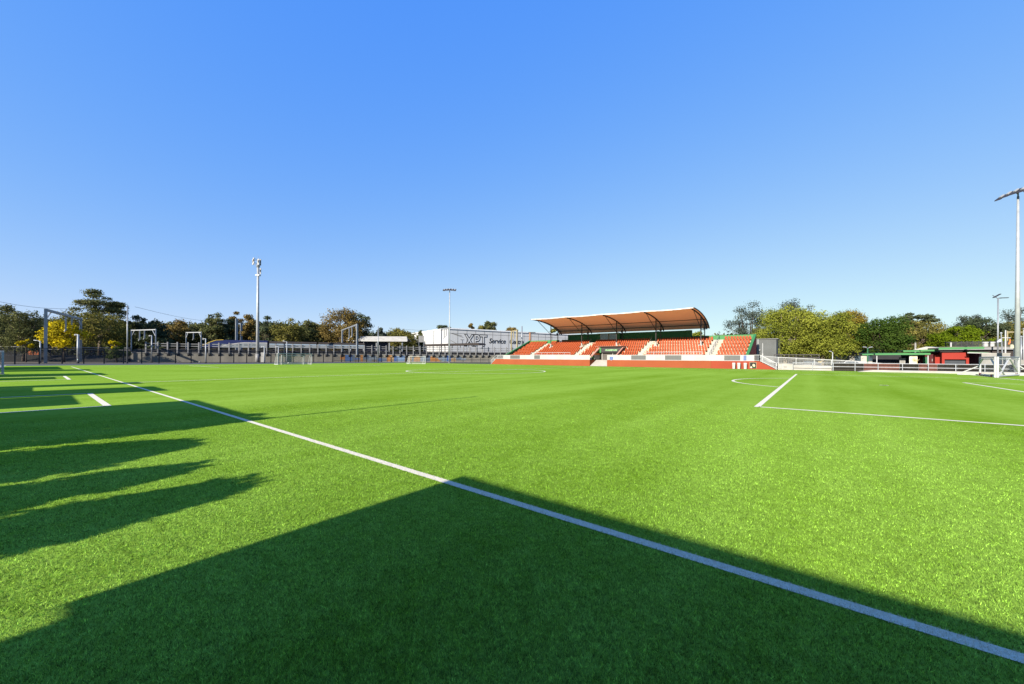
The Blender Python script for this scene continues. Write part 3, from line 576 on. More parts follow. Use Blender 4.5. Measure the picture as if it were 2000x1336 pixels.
T = [
 ('dark_tree', 'dark olive tree cut by the left edge of the picture', 2, 598, 700, 34, 112, 'dark_olive_leaves', 'dome', LT, {}),
 ('dark_tree', 'broad dark tree with a pointed top left of the tall grey gantry post', 46, 611, 702, 36, 104, 'dark_olive_leaves', 'dome', LT, {}),
 ('dark_tree', 'low dark tree directly behind the tall grey gantry post', 80, 628, 702, 22, 112, 'dark_leaves', 'dome', LT, {}),
 ('fig_tree', 'wide olive fig tree rising behind the yellow wattle', 180, 606, 700, 72, 128, 'olive_leaves', 'dome', LT, dict(nl=9000, nc=70)),
 ('umbrella_tree', 'tall layered tree standing above the olive fig at left', 195, 568, 640, 44, 140, 'dark_olive_leaves', 'layer', LT, dict(nl=5200, nc=34)),
 ('wattle_tree', 'bright yellow flowering wattle under the railway gantry', 124, 631, 694, 36, 100, 'gold_leaves', 'dome', LT, dict(nl=3400, nc=34, ls=.5)),
 ('wattle_bush', 'small yellow wattle bush behind the fence, left of the gantry', 51, 672, 690, 13, 98, 'gold_leaves', 'dome', LT, dict(nl=600, nc=9)),
 ('wattle_bush', 'small yellow wattle bush topping the green shrub by the slim pole', 226, 671, 690, 11, 112, 'gold_leaves', 'dome', LT, dict(nl=500, nc=8)),
 ('leafy_shrub', 'round green shrub behind the fence at the foot of the slim pole', 228, 681, 712, 21, 104, 'bush_leaves', 'dome', None, dict(nl=2200, nc=16, ls=.34)),
 ('gum_tree', 'dark gum with a loose crown just right of the slim pole', 266, 609, 700, 24, 150, 'dark_leaves', 'sparse', LT, {}),
 ('dark_tree', 'low dark tree behind the nearer white gantry frame', 303, 630, 700, 28, 150, 'dark_leaves', 'dome', LT, {}),
 ('gum_tree', 'brown tinged gum between the two white gantry frames', 343, 624, 700, 28, 165, 'rust_leaves', 'dome', LT, {}),
 ('dark_tree', 'dull green tree above the small white gantry frame', 380, 634, 700, 24, 170, 'dark_olive_leaves', 'dome', LT, {}),
 ('gum_tree', 'dark upright gum behind the nose of the train', 416, 612, 700, 24, 165, 'dark_olive_leaves', 'dome', LT, {}),
 ('gum_tree', 'dull tree between the train nose and the twin steel masts', 446, 626, 700, 22, 170, 'dark_leaves', 'dome', LT, {}),
 ('gum_tree', 'rusty topped gum behind the twin steel masts', 462, 608, 700, 19, 180, 'rust_leaves', 'sparse', LT, {}),
 ('gum_tree', 'rusty gum immediately left of the phone mast', 484, 610, 700, 21, 172, 'rust_leaves', 'dome', LT, {}),
 ('dark_tree', 'dark tree immediately right of the phone mast', 522, 617, 700, 22, 160, 'dark_leaves', 'dome', LT, {}),
 ('gum_tree', 'brown and olive gum above the large far goal', 562, 624, 700, 32, 158, 'olive_leaves', 'dome', LT, {}),
 ('dark_tree', 'dark round tree between the brown gum and the great domed tree', 603, 628, 700, 24, 168, 'dark_olive_leaves', 'dome', LT, {}),
 ('domed_tree', 'great domed orange and olive tree left of the station canopy', 666, 601, 700, 45, 170, 'rust_leaves', 'dome', LT, dict(nl=8000, nc=60)),
 ('domed_tree', 'dark green tree joined to the right side of the great domed tree', 702, 604, 700, 26, 178, 'dark_leaves', 'dome', LT, dict(nl=5600)),
 ('gum_tree', 'grey green tree above the left half of the station canopy', 741, 640, 700, 16, 200, 'grey_leaves', 'dome', LT, {}),
 ('gum_tree', 'olive tree above the right half of the station canopy', 780, 637, 700, 30, 205, 'olive_leaves', 'dome', LT, {}),
 ('dark_tree', 'small dark tree beside the left end of the white depot', 823, 646, 700, 13, 215, 'dark_olive_leaves', 'dome', LT, {}),
 ('gum_tree', 'loose dark gum over the white end wall of the depot', 868, 633, 690, 20, 250, 'dark_leaves', 'sparse', LT, {}),
 ('gum_tree', 'small pale gum on the depot roofline, right of the floodlight', 903, 641, 690, 10, 260, 'grey_leaves', 'sparse', LT, {}),
 ('gum_tree', 'rust coloured round gum above the depot lettering', 920, 628, 690, 9, 255, 'rust_leaves', 'dome', LT, {}),
 ('gum_tree', 'broad olive gum low above the depot lettering', 941, 634, 690, 17, 262, 'olive_leaves', 'dome', LT, {}),
 ('gum_tree', 'tall umbrella shaped gum above the depot roof', 957, 619, 690, 17, 268, 'dark_olive_leaves', 'dome', LT, {}),
 ('gum_tree', 'brown gum behind the timber wire poles', 995, 635, 690, 19, 270, 'rust_leaves', 'dome', LT, {}),
 ('gum_tree', 'olive gum seen under the left end of the stand roof', 1088, 636, 700, 17, 262, 'olive_leaves', 'sparse', LT, {}),
 ('gum_tree', 'yellow green tree seen under the right end of the stand roof', 1362, 640, 700, 20, 128, 'plane_leaves', 'dome', RT, {}),
 ('she_oak', 'tall airy grey green tree right of the stand roof', 1463, 581, 700, 42, 128, 'grey_leaves', 'sparse', RT, dict(nl=6000, nc=70, ls=.36)),
 ('she_oak', 'airy grey green tree showing above the plane trees', 1548, 575, 690, 50, 125, 'grey_leaves', 'sparse', RT, dict(nl=6500, nc=70, ls=.36)),
 ('dark_shrub', 'dark shrub tree beside the grey shed behind the stand', 1478, 632, 700, 20, 116, 'dark_olive_leaves', 'dome', RT, {}),
 ('plane_tree', 'large yellow green plane tree nearest the grandstand', 1534, 586, 698, 50, 100, 'plane_leaves', 'dome', RT, dict(nl=17000, nc=95, bark='bark_pale', ls=.38)),
 ('plane_tree', 'large yellow green plane tree in the middle of the clump', 1606, 592, 698, 48, 98, 'plane_leaves', 'dome', RT, dict(nl=17000, nc=95, bark='bark_pale', ls=.38)),
 ('plane_tree', 'browning plane tree at the right of the clump', 1652, 596, 686, 36, 104, 'plane_brown_leaves', 'dome', RT, dict(nl=11000, nc=70, bark='bark_pale', ls=.38)),
 ('green_tree', 'dense dark green tree above the green awning', 1724, 603, 690, 42, 92, 'green_leaves', 'dome', RT, dict(nl=10000, nc=64, ls=.36)),
 ('umbrella_tree', 'dark flat topped tree showing over the olive fig at right', 1795, 598, 640, 28, 150, 'dark_leaves', 'layer', RT, dict(nc=30)),
 ('fig_tree', 'wide olive brown fig behind the canteen', 1790, 611, 684, 48, 124, 'olive_leaves', 'dome', RT, dict(nl=9000, nc=70)),
 ('lime_tree', 'bright lime green tree behind the canteen roof', 1866, 624, 678, 38, 112, 'lime_leaves', 'dome', RT, dict(nl=7000, nc=46)),
 ('lime_tree', 'small lime green bush tree left of the slim street light', 1936, 648, 678, 20, 112, 'lime_leaves', 'dome', RT, dict(nl=2600, nc=22)),
 ('dark_tree', 'dark rounded tree left of the slim street light', 1912, 605, 680, 38, 132, 'dark_leaves', 'dome', RT, dict(nl=7600, nc=56)),
 ('bare_tree', 'thin branched grey tree above the dark rounded one', 1908, 598, 650, 32, 140, 'grey_leaves', 'sparse', RT, dict(nl=2200, nc=46, ls=.32)),
 ('bare_tree', 'thin branched grey tree behind the tall floodlight post', 1985, 587, 650, 34, 140, 'grey_leaves', 'sparse', RT, dict(nl=2600, nc=50, ls=.32)),
 ('olive_tree', 'olive brown tree behind the tall floodlight post', 1978, 612, 682, 42, 128, 'olive_leaves', 'dome', RT, dict(nl=7600, nc=56)),
 ('leafy_shrub', 'small yellow green shrub by the concrete boundary wall', 1975, 672, 690, 6, 84, 'bush_leaves', 'dome', None, dict(nl=500, nc=8, ls=.3)),
]
for i, (nm, lb, u, vt, vb, hw, D, lm, st, gr, kw) in enumerate(T): tree(nm, lb, u, vt, vb, hw, D, lm, style=st, group=gr, seed=i, **kw)

# far-off woodland that reads as one mass behind the single trees
def woodland(name, label, spans, m, n, seed):
    rng = np.random.default_rng(seed); pos = []
    for (u0, u1, vt, D) in spans:
        k = int(n*(u1-u0)/1000)
        for _ in range(k//14):
            u = rng.uniform(u0, u1); d = D*rng.uniform(.96, 1.06); dx, dy, vh = ray(u); zt = (CH+(vh-vt)*D/F)*rng.uniform(.02, 1.0)**.8
            c = np.array([CX+dx*d, CY+dy*d, zt]); r = rng.uniform(.9, 1.7)
            pos.append(c+rng.normal(size=(14, 3))*r*.55)
    pos = np.concatenate(pos); pos[:, 2] = np.maximum(pos[:, 2], .1); n = len(pos)
    nrm = rng.normal(size=(n, 3)); nrm[:, 2] += .5; nrm /= np.linalg.norm(nrm, axis=1, keepdims=True); a = np.cross(nrm, rng.normal(size=(n, 3))); a /= np.linalg.norm(a, axis=1, keepdims=True); b = np.cross(nrm, a)
    s = rng.uniform(.6, 1.3, n)[:, None]; V = np.stack([pos-a*s*.5, pos-b*s*.35, pos+a*s*.5, pos+b*s*.35], 1).astype(np.float32)
    me = bpy.data.meshes.new(name); me.vertices.add(4*n); me.vertices.foreach_set('co', V.ravel()); me.loops.add(4*n); me.loops.foreach_set('vertex_index', np.arange(4*n, dtype=np.int32)); me.polygons.add(n)
    me.polygons.foreach_set('loop_start', np.arange(0, 4*n, 4, dtype=np.int32)); me.polygons.foreach_set('loop_total', np.full(n, 4, np.int32)); me.update(calc_edges=True)
    at = me.attributes.new('tint', 'FLOAT', 'FACE'); at.data.foreach_set('value', rng.random(n).astype(np.float32)); me.materials.append(M[m])
    o = bpy.data.objects.new(name, me); col.objects.link(o); o['kind'] = 'stuff'; o['label'] = label; o['category'] = 'woodland'
woodland('distant_woodland', 'dense dark woodland filling the gaps beyond the railway', [(-60, 250, 640, 150), (240, 640, 640, 200), (600, 835, 655, 225)], 'dark_olive_leaves', 120000, 3)
woodland('distant_woodland', 'dark undergrowth and woodland beyond the club ground', [(1400, 1720, 655, 135), (1700, 2080, 640, 165)], 'dark_olive_leaves', 130000, 4)

# ------------------------------------------------------------------ railway side
W0 = Vector((-120.4, 22.1, 0)); WE = Vector((.5035, .864, 0)); WN = Vector((-.864, .5035, 0))     # along the wall, and away from the pitch
def rp(s, off, z): return W0+WE*s+WN*off+Vector((0, 0, z))
def rs(u, off=0): p = PL(u, V0, W0+WN*off, WE); return (p-W0).dot(WE)
def ext(prof, s0, s1, mb=None):        # profile of (offset, z) swept along the railway
    mb = mb or MB(); return mb.prism([rp(s0, o, z) for o, z in prof], WE*(s1-s0))
obj('embankment', ext([(.7, -.05), (.7, 2.9), (2.2, 3.9), (60, 4.1), (60, -.05)], -9, 190), M['ballast'], kind='structure')
obj('embankment', ext([(-3, -.05), (1.5, 1.7), (60, 2.0), (60, -.05)], -120, -9.05), M['ballast'], kind='structure')
def rail_wall():
    t = thing('retaining_wall', 'long grey concrete railway wall topped by posts and rails, partly painted blue and orange', 'wall', rp(50, 0, 0))
    obj('wall', ext([(0, -.05), (0, 2.62), (.65, 2.62), (.65, -.05)], -8.95, 112), M['wall_concrete'], t)
    cb = MB(); ext([(-.12, 2.63), (-.12, 2.85), (.6, 2.85), (.6, 2.63)], -8.95, 112, cb); obj('wall_coping', cb, M['concrete'], t)
    us = [285.7, 309, 328, 347, 368, 389, 409, 428, 448, 467, 485.6, 503.5, 521, 539, 555.5, 572, 588.5, 605, 621, 637, 652, 667, 682, 697, 711.5, 726, 741, 754, 767.5, 781, 794, 807, 820, 833, 845.5, 857.5, 869, 880.5, 893, 905, 917.5, 929, 941.5, 953.5]
    S = [rs(u) for u in us]; S += [S[-1]+2.6*k for k in range(1, 8)]
    for s in S:
        p = obj('post', MB().prism([rp(s-.16, -.42, 2.3), rp(s+.16, -.42, 2.3), rp(s+.16, -.12, 2.3), rp(s-.16, -.12, 2.3)], (0, 0, 3.8)), M['grey_rail'], t)
        obj('bracket_and_shade', MB().prism([rp(s-.2, -.55, 2.62), rp(s-.2, -.01, 2.62), rp(s-.2, -.01, 1.75)], WE*.75), M['dark'], p)  # dark bracket, widened to include the shadow at the post foot
    for z, h, m in ((5.45, .2, 'grey_rail'), (4.75, .2, 'grey_rail'), (4.05, .16, 'dark_steel'), (3.45, .14, 'dark_steel')):
        obj('rail', ext([(-.1, z), (-.1, z+h), (.02, z+h), (.02, z)], S[0]-.2, S[-1]+.2), M[m], t)
    rng = random.Random(5); s = rs(664); k = 0; end = rs(905)
    pm = [mat('mural_blue', (.10, .20, .46)), mat('mural_orange', (.60, .27, .08)), mat('grey_blue_paint', (.30, .38, .46)), mat('mural_steel', (.16, .22, .30)), mat('tan_paint', (.50, .34, .18)), mat('pale_blue_paint', (.28, .42, .62))]
    while s < end:
        wd = rng.uniform(.8, 2.4)
        if rng.random() < .97:
            z0 = rng.choice([.2, .2, .8]); z1 = rng.choice([2.3, 2.5, 2.1, 1.4]); sk = rng.uniform(-.6, .6)
            obj('painted_block', MB().prism([rp(s, -.003, z0), rp(s+wd, -.003, z0), rp(s+wd+sk*.5, -.003, z1), rp(s+sk*.5, -.003, z1)], -WN*(.004+.0025*k)), pm[rng.randrange(6)], t); k = (k+1) % 3
        s += wd*rng.uniform(.75, 1.1)
rail_wall()
def left_rails():
    t = thing('guard_railing', 'dark double guard rail on the bank behind the black fence at left', 'railing', rp(-40, 1.6, 1.7))
    for z in (4.0, 3.4): obj('rail', ext([(2.0, z), (2.0, z+.22), (2.15, z+.22), (2.15, z)], -46, -9.5), M['grey_rail'], t)
    for k in range(11): s = -45.5+3.55*k; obj('post', MB().tube(rp(s, 2.3, 1.6), rp(s, 2.3, 4.4), .11), M['dark_steel'], t)
    obj('lattice_panel', ext([(2.28, 1.7), (2.28, 3.3), (2.32, 3.3), (2.32, 1.7)], -46, -9.5), M['fence_mesh'], t)
left_rails()
def pipe_fence():
    t = thing('pipe_fence', 'black pipe rails standing before the blue and orange wall', 'fence', rp(70, -3, 0))
    a, b = rs(652, -3), rs(955, -3)
    for z in (.5, 1.05, 1.7): obj('rail', MB().tube(rp(a, -3, z), rp(b, -3, z), .07), M['black'], t)
    n = 16
    for k in range(n+1): s = a+(b-a)*k/n; obj('post', MB().tube(rp(s, -3, 0), rp(s, -3, 1.78), .07), M['black'], t)
pipe_fence()
def mesh_fence():
    X = -87.4; t = thing('mesh_fence', 'tall black mesh fence along the far left end of the pitch', 'fence', (X, 30, 0))
    y = -30.0; Y = []
    while y < 78: Y.append(y); y += 3.0
    for i, y in enumerate(Y):
        obj('post', MB().b2((X-.07, y-.09, -.05), (X+.07, y+.09, 3.35)).b2((X-.1, y-.12, 3.35), (X+.1, y+.12, 3.4)), M['black'], t)
        if i: obj('mesh_panel', MB().quad((X, Y[i-1]+.09, .08), (X, y-.09, .08), (X, y-.09, 3.2), (X, Y[i-1]+.09, 3.2)), M['fence_mesh'], t)
    for z in (.12, 3.2): obj('rail', MB().bar((X, Y[0], z), (X, Y[-1], z), .08), M['black'], t)
mesh_fence()

def train():
    off = 7.0; z0 = 4.15
    def carriage(s0, s1, top, lab, nose=False):
        t = thing('train_carriage', lab, 'train', rp((s0+s1)/2, off, z0), 'train behind the railway wall')
        w_ = 2.9
        def body(zs, a=0): return [(off-.0+a, zs[0]), (off+a, zs[1]), (off+.35+a, zs[2]), (off+w_-.35-a, zs[2]), (off+w_-a, zs[1]), (off+w_-a, zs[0])]
        h = top-z0
        if not nose:
            obj('body', ext(body((z0+.7, z0+h*.72, z0+h*.76)), s0, s1), M['silver'], t); obj('roof', ext(body((z0+h*.765, z0+h*.86, top), .02), s0, s1), M['brown'], t)
            obj('stripe', ext([(off-.03, z0+h*.60), (off-.03, z0+h*.72), (off-.005, z0+h*.72), (off-.005, z0+h*.60)], s0+.05, s1-.05), mat('pale_blue_stripe', (.36, .46, .56)), t)
        else:
            L = s1-s0; m = MB(); prof = [(0, z0+.6), (0.3, z0+1.2), (2.2, top-.9), (4.0, top-.15), (6.0, top), (L, top), (L, z0+.6)]
            m.prism([rp(s0+a, off, z) for a, z in prof], WN*w_); obj('body', m, M['navy'], t)
            m = MB(); arc = [(5.0+8*k/8, z0+.9+(top-z0-1.75)*math.sin(k/8*math.pi/2)) for k in range(9)]
            m.prism([rp(s0+a, off-.02, z) for a, z in [(4.6, z0+.6)]+arc+[(L-.05, arc[-1][1]), (L-.05, z0+.6)]], WN*.015); obj('side_panel', m, M['silver'], t)
            m = MB(); 
            for k in range(8):
                a, b = arc[k], arc[k+1]; m.bar(rp(s0+a[0], off-.05, a[1]), rp(s0+b[0], off-.05, b[1]), .05, .3)
            m.bar(rp(s0+arc[-1][0], off-.05, arc[-1][1]), rp(s1-.05, off-.05, arc[-1][1]), .05, .3); obj('white_line', m, M['white'], t)
            obj('nose_edge', MB().path([rp(s0-.05+a, off+.03, z) for a, z in prof[1:5]], .14), M['yellow'], t)
        wn = MB()
        for k in range(int((s1-s0-4)/2.2)): a = s0+3.0+2.2*k; wn.prism([rp(a, off-.035, z0+h*.42), rp(a+1.5, off-.035, z0+h*.42), rp(a+1.5, off-.035, z0+h*.58), rp(a, off-.035, z0+h*.58)], WN*.01)
        obj('windows', wn, M['glass'], t)
        for a in (s0+2.5, s1-2.5): obj('bogie', ext([(off+.3, z0), (off+.3, z0+.68), (off+w_-.3, z0+.68), (off+w_-.3, z0)], a-1.4, a+1.4), M['dark'], t)
    s0 = rs(394, off); s1 = rs(522, off); top = PL(450, 670, W0+WN*off, WE).z
    carriage(s0, s1, top, 'navy power car with a sloped nose and curved silver side', True)
    s2 = rs(618, off); s3 = rs(712, off); carriage(s1+.6, s2, top-.2, 'silver carriage with brown roof coupled to the navy power car'); carriage(s2+.6, s3, top-.25, 'silver carriage with brown roof at the far end of the train, nearest the canopy')
train()

def gantry(label, pl, pr, drop=(), mt='galv', wbeam=.45, wpost=.4, brace=True, zb=0., v2=None):
    (ul, vl, Dl), (ur, vr, Dr) = pl, pr
    a = P(ul, vl, Dl); b = P(ur, vr, Dr); zt = (a.z+b.z)/2; a.z = b.z = zt
    t = thing('railway_gantry', label, 'gantry', (a.x, a.y, zb), 'overhead line gantries')
    for p in (a, b): obj('post', MB().bar((p.x, p.y, zb), (p.x, p.y, zt+.25), wpost), M[mt], t)
    obj('beam', MB().bar(a, b, wbeam*.7, wbeam), M[mt], t)
    d = (b-a)
    if brace:
        for f, g in ((0, .14), (1, .86)): q = a+d*f; obj('knee_brace', MB().bar(q-Vector((0, 0, 2.2)), a+d*g, .16), M[mt], t)
    for f, l_ in drop:
        q = a+d*f; dp = obj('dropper', MB().bar(q-Vector((0, 0, .2)), q-Vector((0, 0, l_)), .28), M[mt], t)
        obj('insulator', MB().tube(q-Vector((0, 0, l_)), q-Vector((.5, .2, l_+.6)), .22, .12), M['galv_pale'], dp)
gantry('tall grey gantry over the yellow wattle, with two hanging insulators', (88.5, 616, 85), (157, 631.5, 106), ((.52, 3.6), (.70, 4.0)), zb=0, wbeam=.55, wpost=.52)
gantry('white framed gantry standing right of the slim pole', (256, 654.5, 128), (303.7, 650, 124), ((.35, 3.0), (.55, 2.6)), 'galv_pale', zb=2, wpost=.26, wbeam=.3)
gantry('small white gantry in front of the dull green tree', (363, 657, 152), (392.5, 655, 150), ((.5, 2.4),), 'galv_pale', zb=2, wpost=.26, wbeam=.3)
gantry('twin grey masts standing behind the train', (461.5, 626, 150), (470.5, 640, 168), (), wpost=.75, wbeam=.3, brace=False, zb=3.9)
gantry('grey gantry with a sloping beam in front of the station canopy', (697, 637, 128), (668, 648.5, 155), ((.3, 3.4), (.48, 3.8)), wpost=.5, zb=2.5)
gantry('grey gantry against the white end wall of the depot', (861.5, 645, 165), (877, 640.5, 160), ((.35, 4.0), (.6, 3.2)), zb=3.9)
gantry('timber gantry beside the lettered depot wall', (1009.5, 643.5, 150), (998.5, 648.5, 158), ((.6, 3.2),), 'timber', wpost=.42, zb=3.9)

def slim(name, label, u, vt, D, r, m='galv', zb=0., cat='pole', group=None, extra=None):
    p = P(u, vt, D); t = thing(name, label, cat, (p.x, p.y, zb), group)
    obj('post', MB().tube((p.x, p.y, zb-.05), (p.x, p.y, p.z), r*1.25, r, 10), M[m], t, True)
    obj('base_plate', MB().b2((p.x-r*2.2, p.y-r*2.2, zb), (p.x+r*2.2, p.y+r*2.2, zb+.05)).tube((p.x, p.y, zb+.05), (p.x, p.y, zb+.35), r*1.5, r*1.3), M['dark_steel'], t)
    if extra: extra(t, p)
    return t
LATX = Vector((.7827, .6224, 0))
def ex_arm(L, two=False, m='galv_pale'):
    def f(t, p):
        for sgn in ((-1, 1) if two else (-1,)):
            d = LATX*sgn*L; a = obj('lamp_arm', MB().tube(p-Vector((0, 0, .1)), p+d*.6+Vector((0, 0, .12)), .05), M[m], t)
            obj('lamp_head', MB().bar(p+d*.55+Vector((0, 0, .13)), p+d*1.15+Vector((0, 0, .2)), .32, .14), M[m], t)
    return f
def ex_cam(t, p): obj('camera_arm', MB().tube(p, p-LATX*.5, .05), M['galv_pale'], t); obj('camera_housing', MB().ball(p-LATX*.55-Vector((0, 0, .1)), .22), M['white'], t)
def ex_cap(t, p): obj('cap', MB().ball(p, .16), M['galv'], t)
slim('path_light', 'short pale path light leaning its head left, before the orange skip', 78.5, 676, 92, .13, 'galv_pale', cat='street light', extra=ex_arm(1.3))
slim('camera_pole', 'square grey camera post at the right leg of the tall gantry', 152, 662.5, 86, .17, 'galv_pale', cat='camera pole', extra=ex_cam)
slim('slim_pole', 'very tall slim grey pole right of the green shrub', 248, 607, 90, .11, cat='pole', extra=ex_cap)
slim('camera_pole', 'grey camera pole before the nearer white gantry', 296, 663, 106, .13, cat='camera pole', extra=ex_cam)
slim('camera_pole', 'slim camera pole at the nose of the train', 401.5, 668, 97, .11, 'galv_pale', cat='camera pole', extra=ex_cam)
slim('camera_pole', 'short camera pole beside the white cabinets of the phone mast', 516, 682, 104, .1, 'galv_pale', cat='camera pole', extra=ex_cam)
slim('camera_pole', 'short camera pole behind the large far goal, near its left post', 543.5, 682, 104, .1, 'galv_pale', cat='camera pole', extra=ex_cam)
slim('path_light', 'pale light pole with a flat head above the large far goal', 560, 672, 112, .1, 'galv_pale', cat='street light', extra=ex_arm(1.0))
slim('slim_pole', 'thin grey pole rising in front of the station canopy', 738, 641, 118, .12, extra=ex_cap)
slim('slim_pole', 'grey pole right of the timber gantry', 1018.8, 637, 160, .25, zb=3.9, extra=ex_cap)
def ex_bar(t, p): obj('crossbar', MB().bar(p-LATX*.6, p+LATX*2.2, .25, .3), M['dark_steel'], t)
slim('signal_post', 'brown signal post with a crossbar at the end of the depot lettering', 1034.5, 649, 150, .35, 'tan_brick', zb=3.9, extra=ex_bar)

def mast():
    D = 122; p = P(502, 512, D); b = P(503, 690, D); zb = 0
    t = thing('phone_mast', 'very tall pale phone mast with white antenna panels on top', 'mast', (b.x, b.y, zb))
    obj('mast_pole', MB().tube((b.x, b.y, zb), (b.x, b.y, p.z), .48, .30, 14), M['galv_pale'], t, True)
    obj('mast_base', MB().tube((b.x, b.y, zb), (b.x, b.y, 2.6), .62, .58, 14), M['white'], t, True)
    top = Vector((b.x, b.y, p.z))
    for i, (lx, dp, z0, z1) in enumerate(((-1.85, .3, -1.7, .1), (-.95, -.7, -1.5, .35), (.35, .6, -1.8, .2), (.55, -.6, -1.9, .05), (.62, .2, -4.7, -2.8))):
        c = top+LATX*lx+Vector((-.6224, .7827, 0))*dp
        a = obj('antenna', MB().box(c+Vector((0, 0, (z0+z1)/2)), (.34, .24, z1-z0), rz=.67), M['white'], t)
        obj('antenna_bracket', MB().bar(c+Vector((0, 0, z0+.35)), top+Vector((0, 0, z0+.1)), .1).bar(c+Vector((.1, .1, z1-.3)), top+Vector((0, 0, z1-.5)), .1).box(c+Vector((.16, -.12, (z0+z1)/2+.1)), (.16, .16, .7), rz=.67), M['dark_steel'], a)
    obj('collar', MB().tube(top-Vector((0, 0, 2.5)), top-Vector((0, 0, 1.9)), .5, .6, 12).box(top-Vector((0, 0, 5.1)), (1.3, .8, .4), rz=.67), M['galv'], t)
    obj('whip_aerial', MB().tube(top, top+Vector((0, 0, 1.3)), .03), M['galv'], t)
    for u, lb in ((514, 'narrow white equipment cabinet right of the phone mast base'),):
        q = P(u, 700, 118); c = thing('equipment_cabinet', lb, 'cabinet', (q.x, q.y, 0))
        obj('cabinet_body', MB().box((q.x, q.y, 1.5), (.95, .6, 2.9), rz=.67), M['white'], c); obj('cabinet_cap', MB().box((q.x, q.y, 3.0), (1.05, .7, .1), rz=.67), M['galv'], c)
mast()

def depot():
    c0 = P(875, 642, 185); H = c0.z; c0.z = 0; e = Vector((.31, .951, 0)).normalized(); nrm = Vector((e.y, -e.x, 0)); L = 150; wf = 56
    t = thing('depot_building', 'huge white railway depot with black lettering on its long side wall', 'building', c0)
    q = c0; b = MB().prism([q, q+e*L, q+e*L-nrm*wf, q-nrm*wf], (0, 0, H-.5)); obj('side_wall', b, M['shed'], t)
    obj('end_wall', MB().prism([q-e*.25+Vector((0, 0, 4.0)), q-e*.01+Vector((0, 0, 4.0)), q-e*.01-nrm*wf+Vector((0, 0, 4.0)), q-e*.25-nrm*wf+Vector((0, 0, 4.0))], (0, 0, H-4.4)), M['shed_lit'], t)
    obj('roof', MB().prism([q+nrm*.35-e*.5+Vector((0, 0, H-.48)), q+nrm*.35+e*(L+.5)+Vector((0, 0, H-.48)), q-nrm*(wf+.4)+e*(L+.5)+Vector((0, 0, H-.48)), q-nrm*(wf+.4)-e*.5+Vector((0, 0, H-.48))], (0, 0, .6)), mat('sunlit_white_eave', (1.2, 1.2, 1.18)), t)  # roof white raised to stand in for sunlight along its edge
    obj('brick_pier', MB().prism([q-e*.8-nrm*wf, q-e*.8-nrm*(wf+1.6), q+e*.5-nrm*(wf+1.6), q+e*.5-nrm*wf], (0, 0, H-1.6)), M['tan_brick'], t)
    sm = MB()
    for k in range(1, 30): sm.bar(q+e*(k*5)+nrm*.03+Vector((0, 0, 3)), q+e*(k*5)+nrm*.03+Vector((0, 0, H-.6)), .08)
    sm.bar(q+nrm*.03+Vector((0, 0, H-2.4)), q+e*L+nrm*.03+Vector((0, 0, H-2.4)), .08); obj('wall_seams', sm, M['roofgrey'], t)
    for k in (.36, .52): 
        g = q-e*.28-nrm*(wf*.28+wf*.1*k); obj('downpipe', MB().tube(g+Vector((0, 0, 2)), g+Vector((0, 0, H-.6)), .18), M['galv'], t)
    o = c0+nrm*.06
    def at(u, v): return PL(u, v, o, e)
    a, z = at(907.5, 676), at(950, 654.5); wd = (z-a).dot(e); hgt = z.z-at(950, 676).z
    # outline capitals: black letters a little larger, with wall-coloured letters set proud of them
    size = hgt/.70
    big = text('lettering', 'XPT', M['lettering'], t, a+nrm*.01, e, size, 0, .01, .045*size)
    inn = text('lettering_face', 'XPT', M['shed'], big, a+nrm*.05, e, size, 0, .02, -.004*size)
    w0 = max(v_.co.x for v_ in inn.data.vertices)-min(v_.co.x for v_ in inn.data.vertices)
    sc_ = wd/w0
    for ob in (big, inn):
        for v_ in ob.data.vertices: v_.co.x *= sc_
    inn.parent = big; inn.matrix_local = Matrix.Translation((0, 0, .05))
    for wtxt, ua, ub in (('Service', 954.5, 987), ('Centre', 994, 1021.5)):
        a, z = at(ua, 671.2), at(ub, 661.5); a.z = at(970, 671).z; wd = (z-a).dot(e)
        x = text('lettering', wtxt, M['lettering'], t, a+nrm*.01, e, 3.6, .22, .01, .06)
        w0 = max(v_.co.x for v_ in x.data.vertices)-min(v_.co.x for v_ in x.data.vertices)
        for v_ in x.data.vertices: v_.co.x *= wd/w0
    lg = MB()
    for (u0, v0, u1, v1) in ((880, 652, 902, 657), (880, 666, 898, 676), (899, 664.5, 906, 664.5), (902.5, 664.5, 902.5, 676), (884, 653, 904, 660)): lg.bar(at(u0, v0), at(u1, v1), .05, .16)
    obj('faded_emblem', lg, M['roofgrey'], t)
depot()
def shelter():
    t = thing('platform_shelter', 'long low dark brown roof in front of the depot', 'shelter', P(880, V0, 158)); e = WE
    a = P(827, 674.5, 170); b = P(936, 675, 150); a.z = b.z = 7.6; d = (b-a).normalized(); n = Vector((-d.y, d.x, 0))
    obj('roof', MB().prism([a, b-d*.8, b-d*.3-Vector((0, 0, .3)), b-Vector((0, 0, .8)), a-Vector((0, 0, .8))], n*4), M['brown'], t)
    for k in range(7): p = a+(b-a)*(k+.4)/7+n*2; obj('post', MB().tube((p.x, p.y, 3.9), (p.x, p.y, 7), .12), M['galv'], t)
shelter()
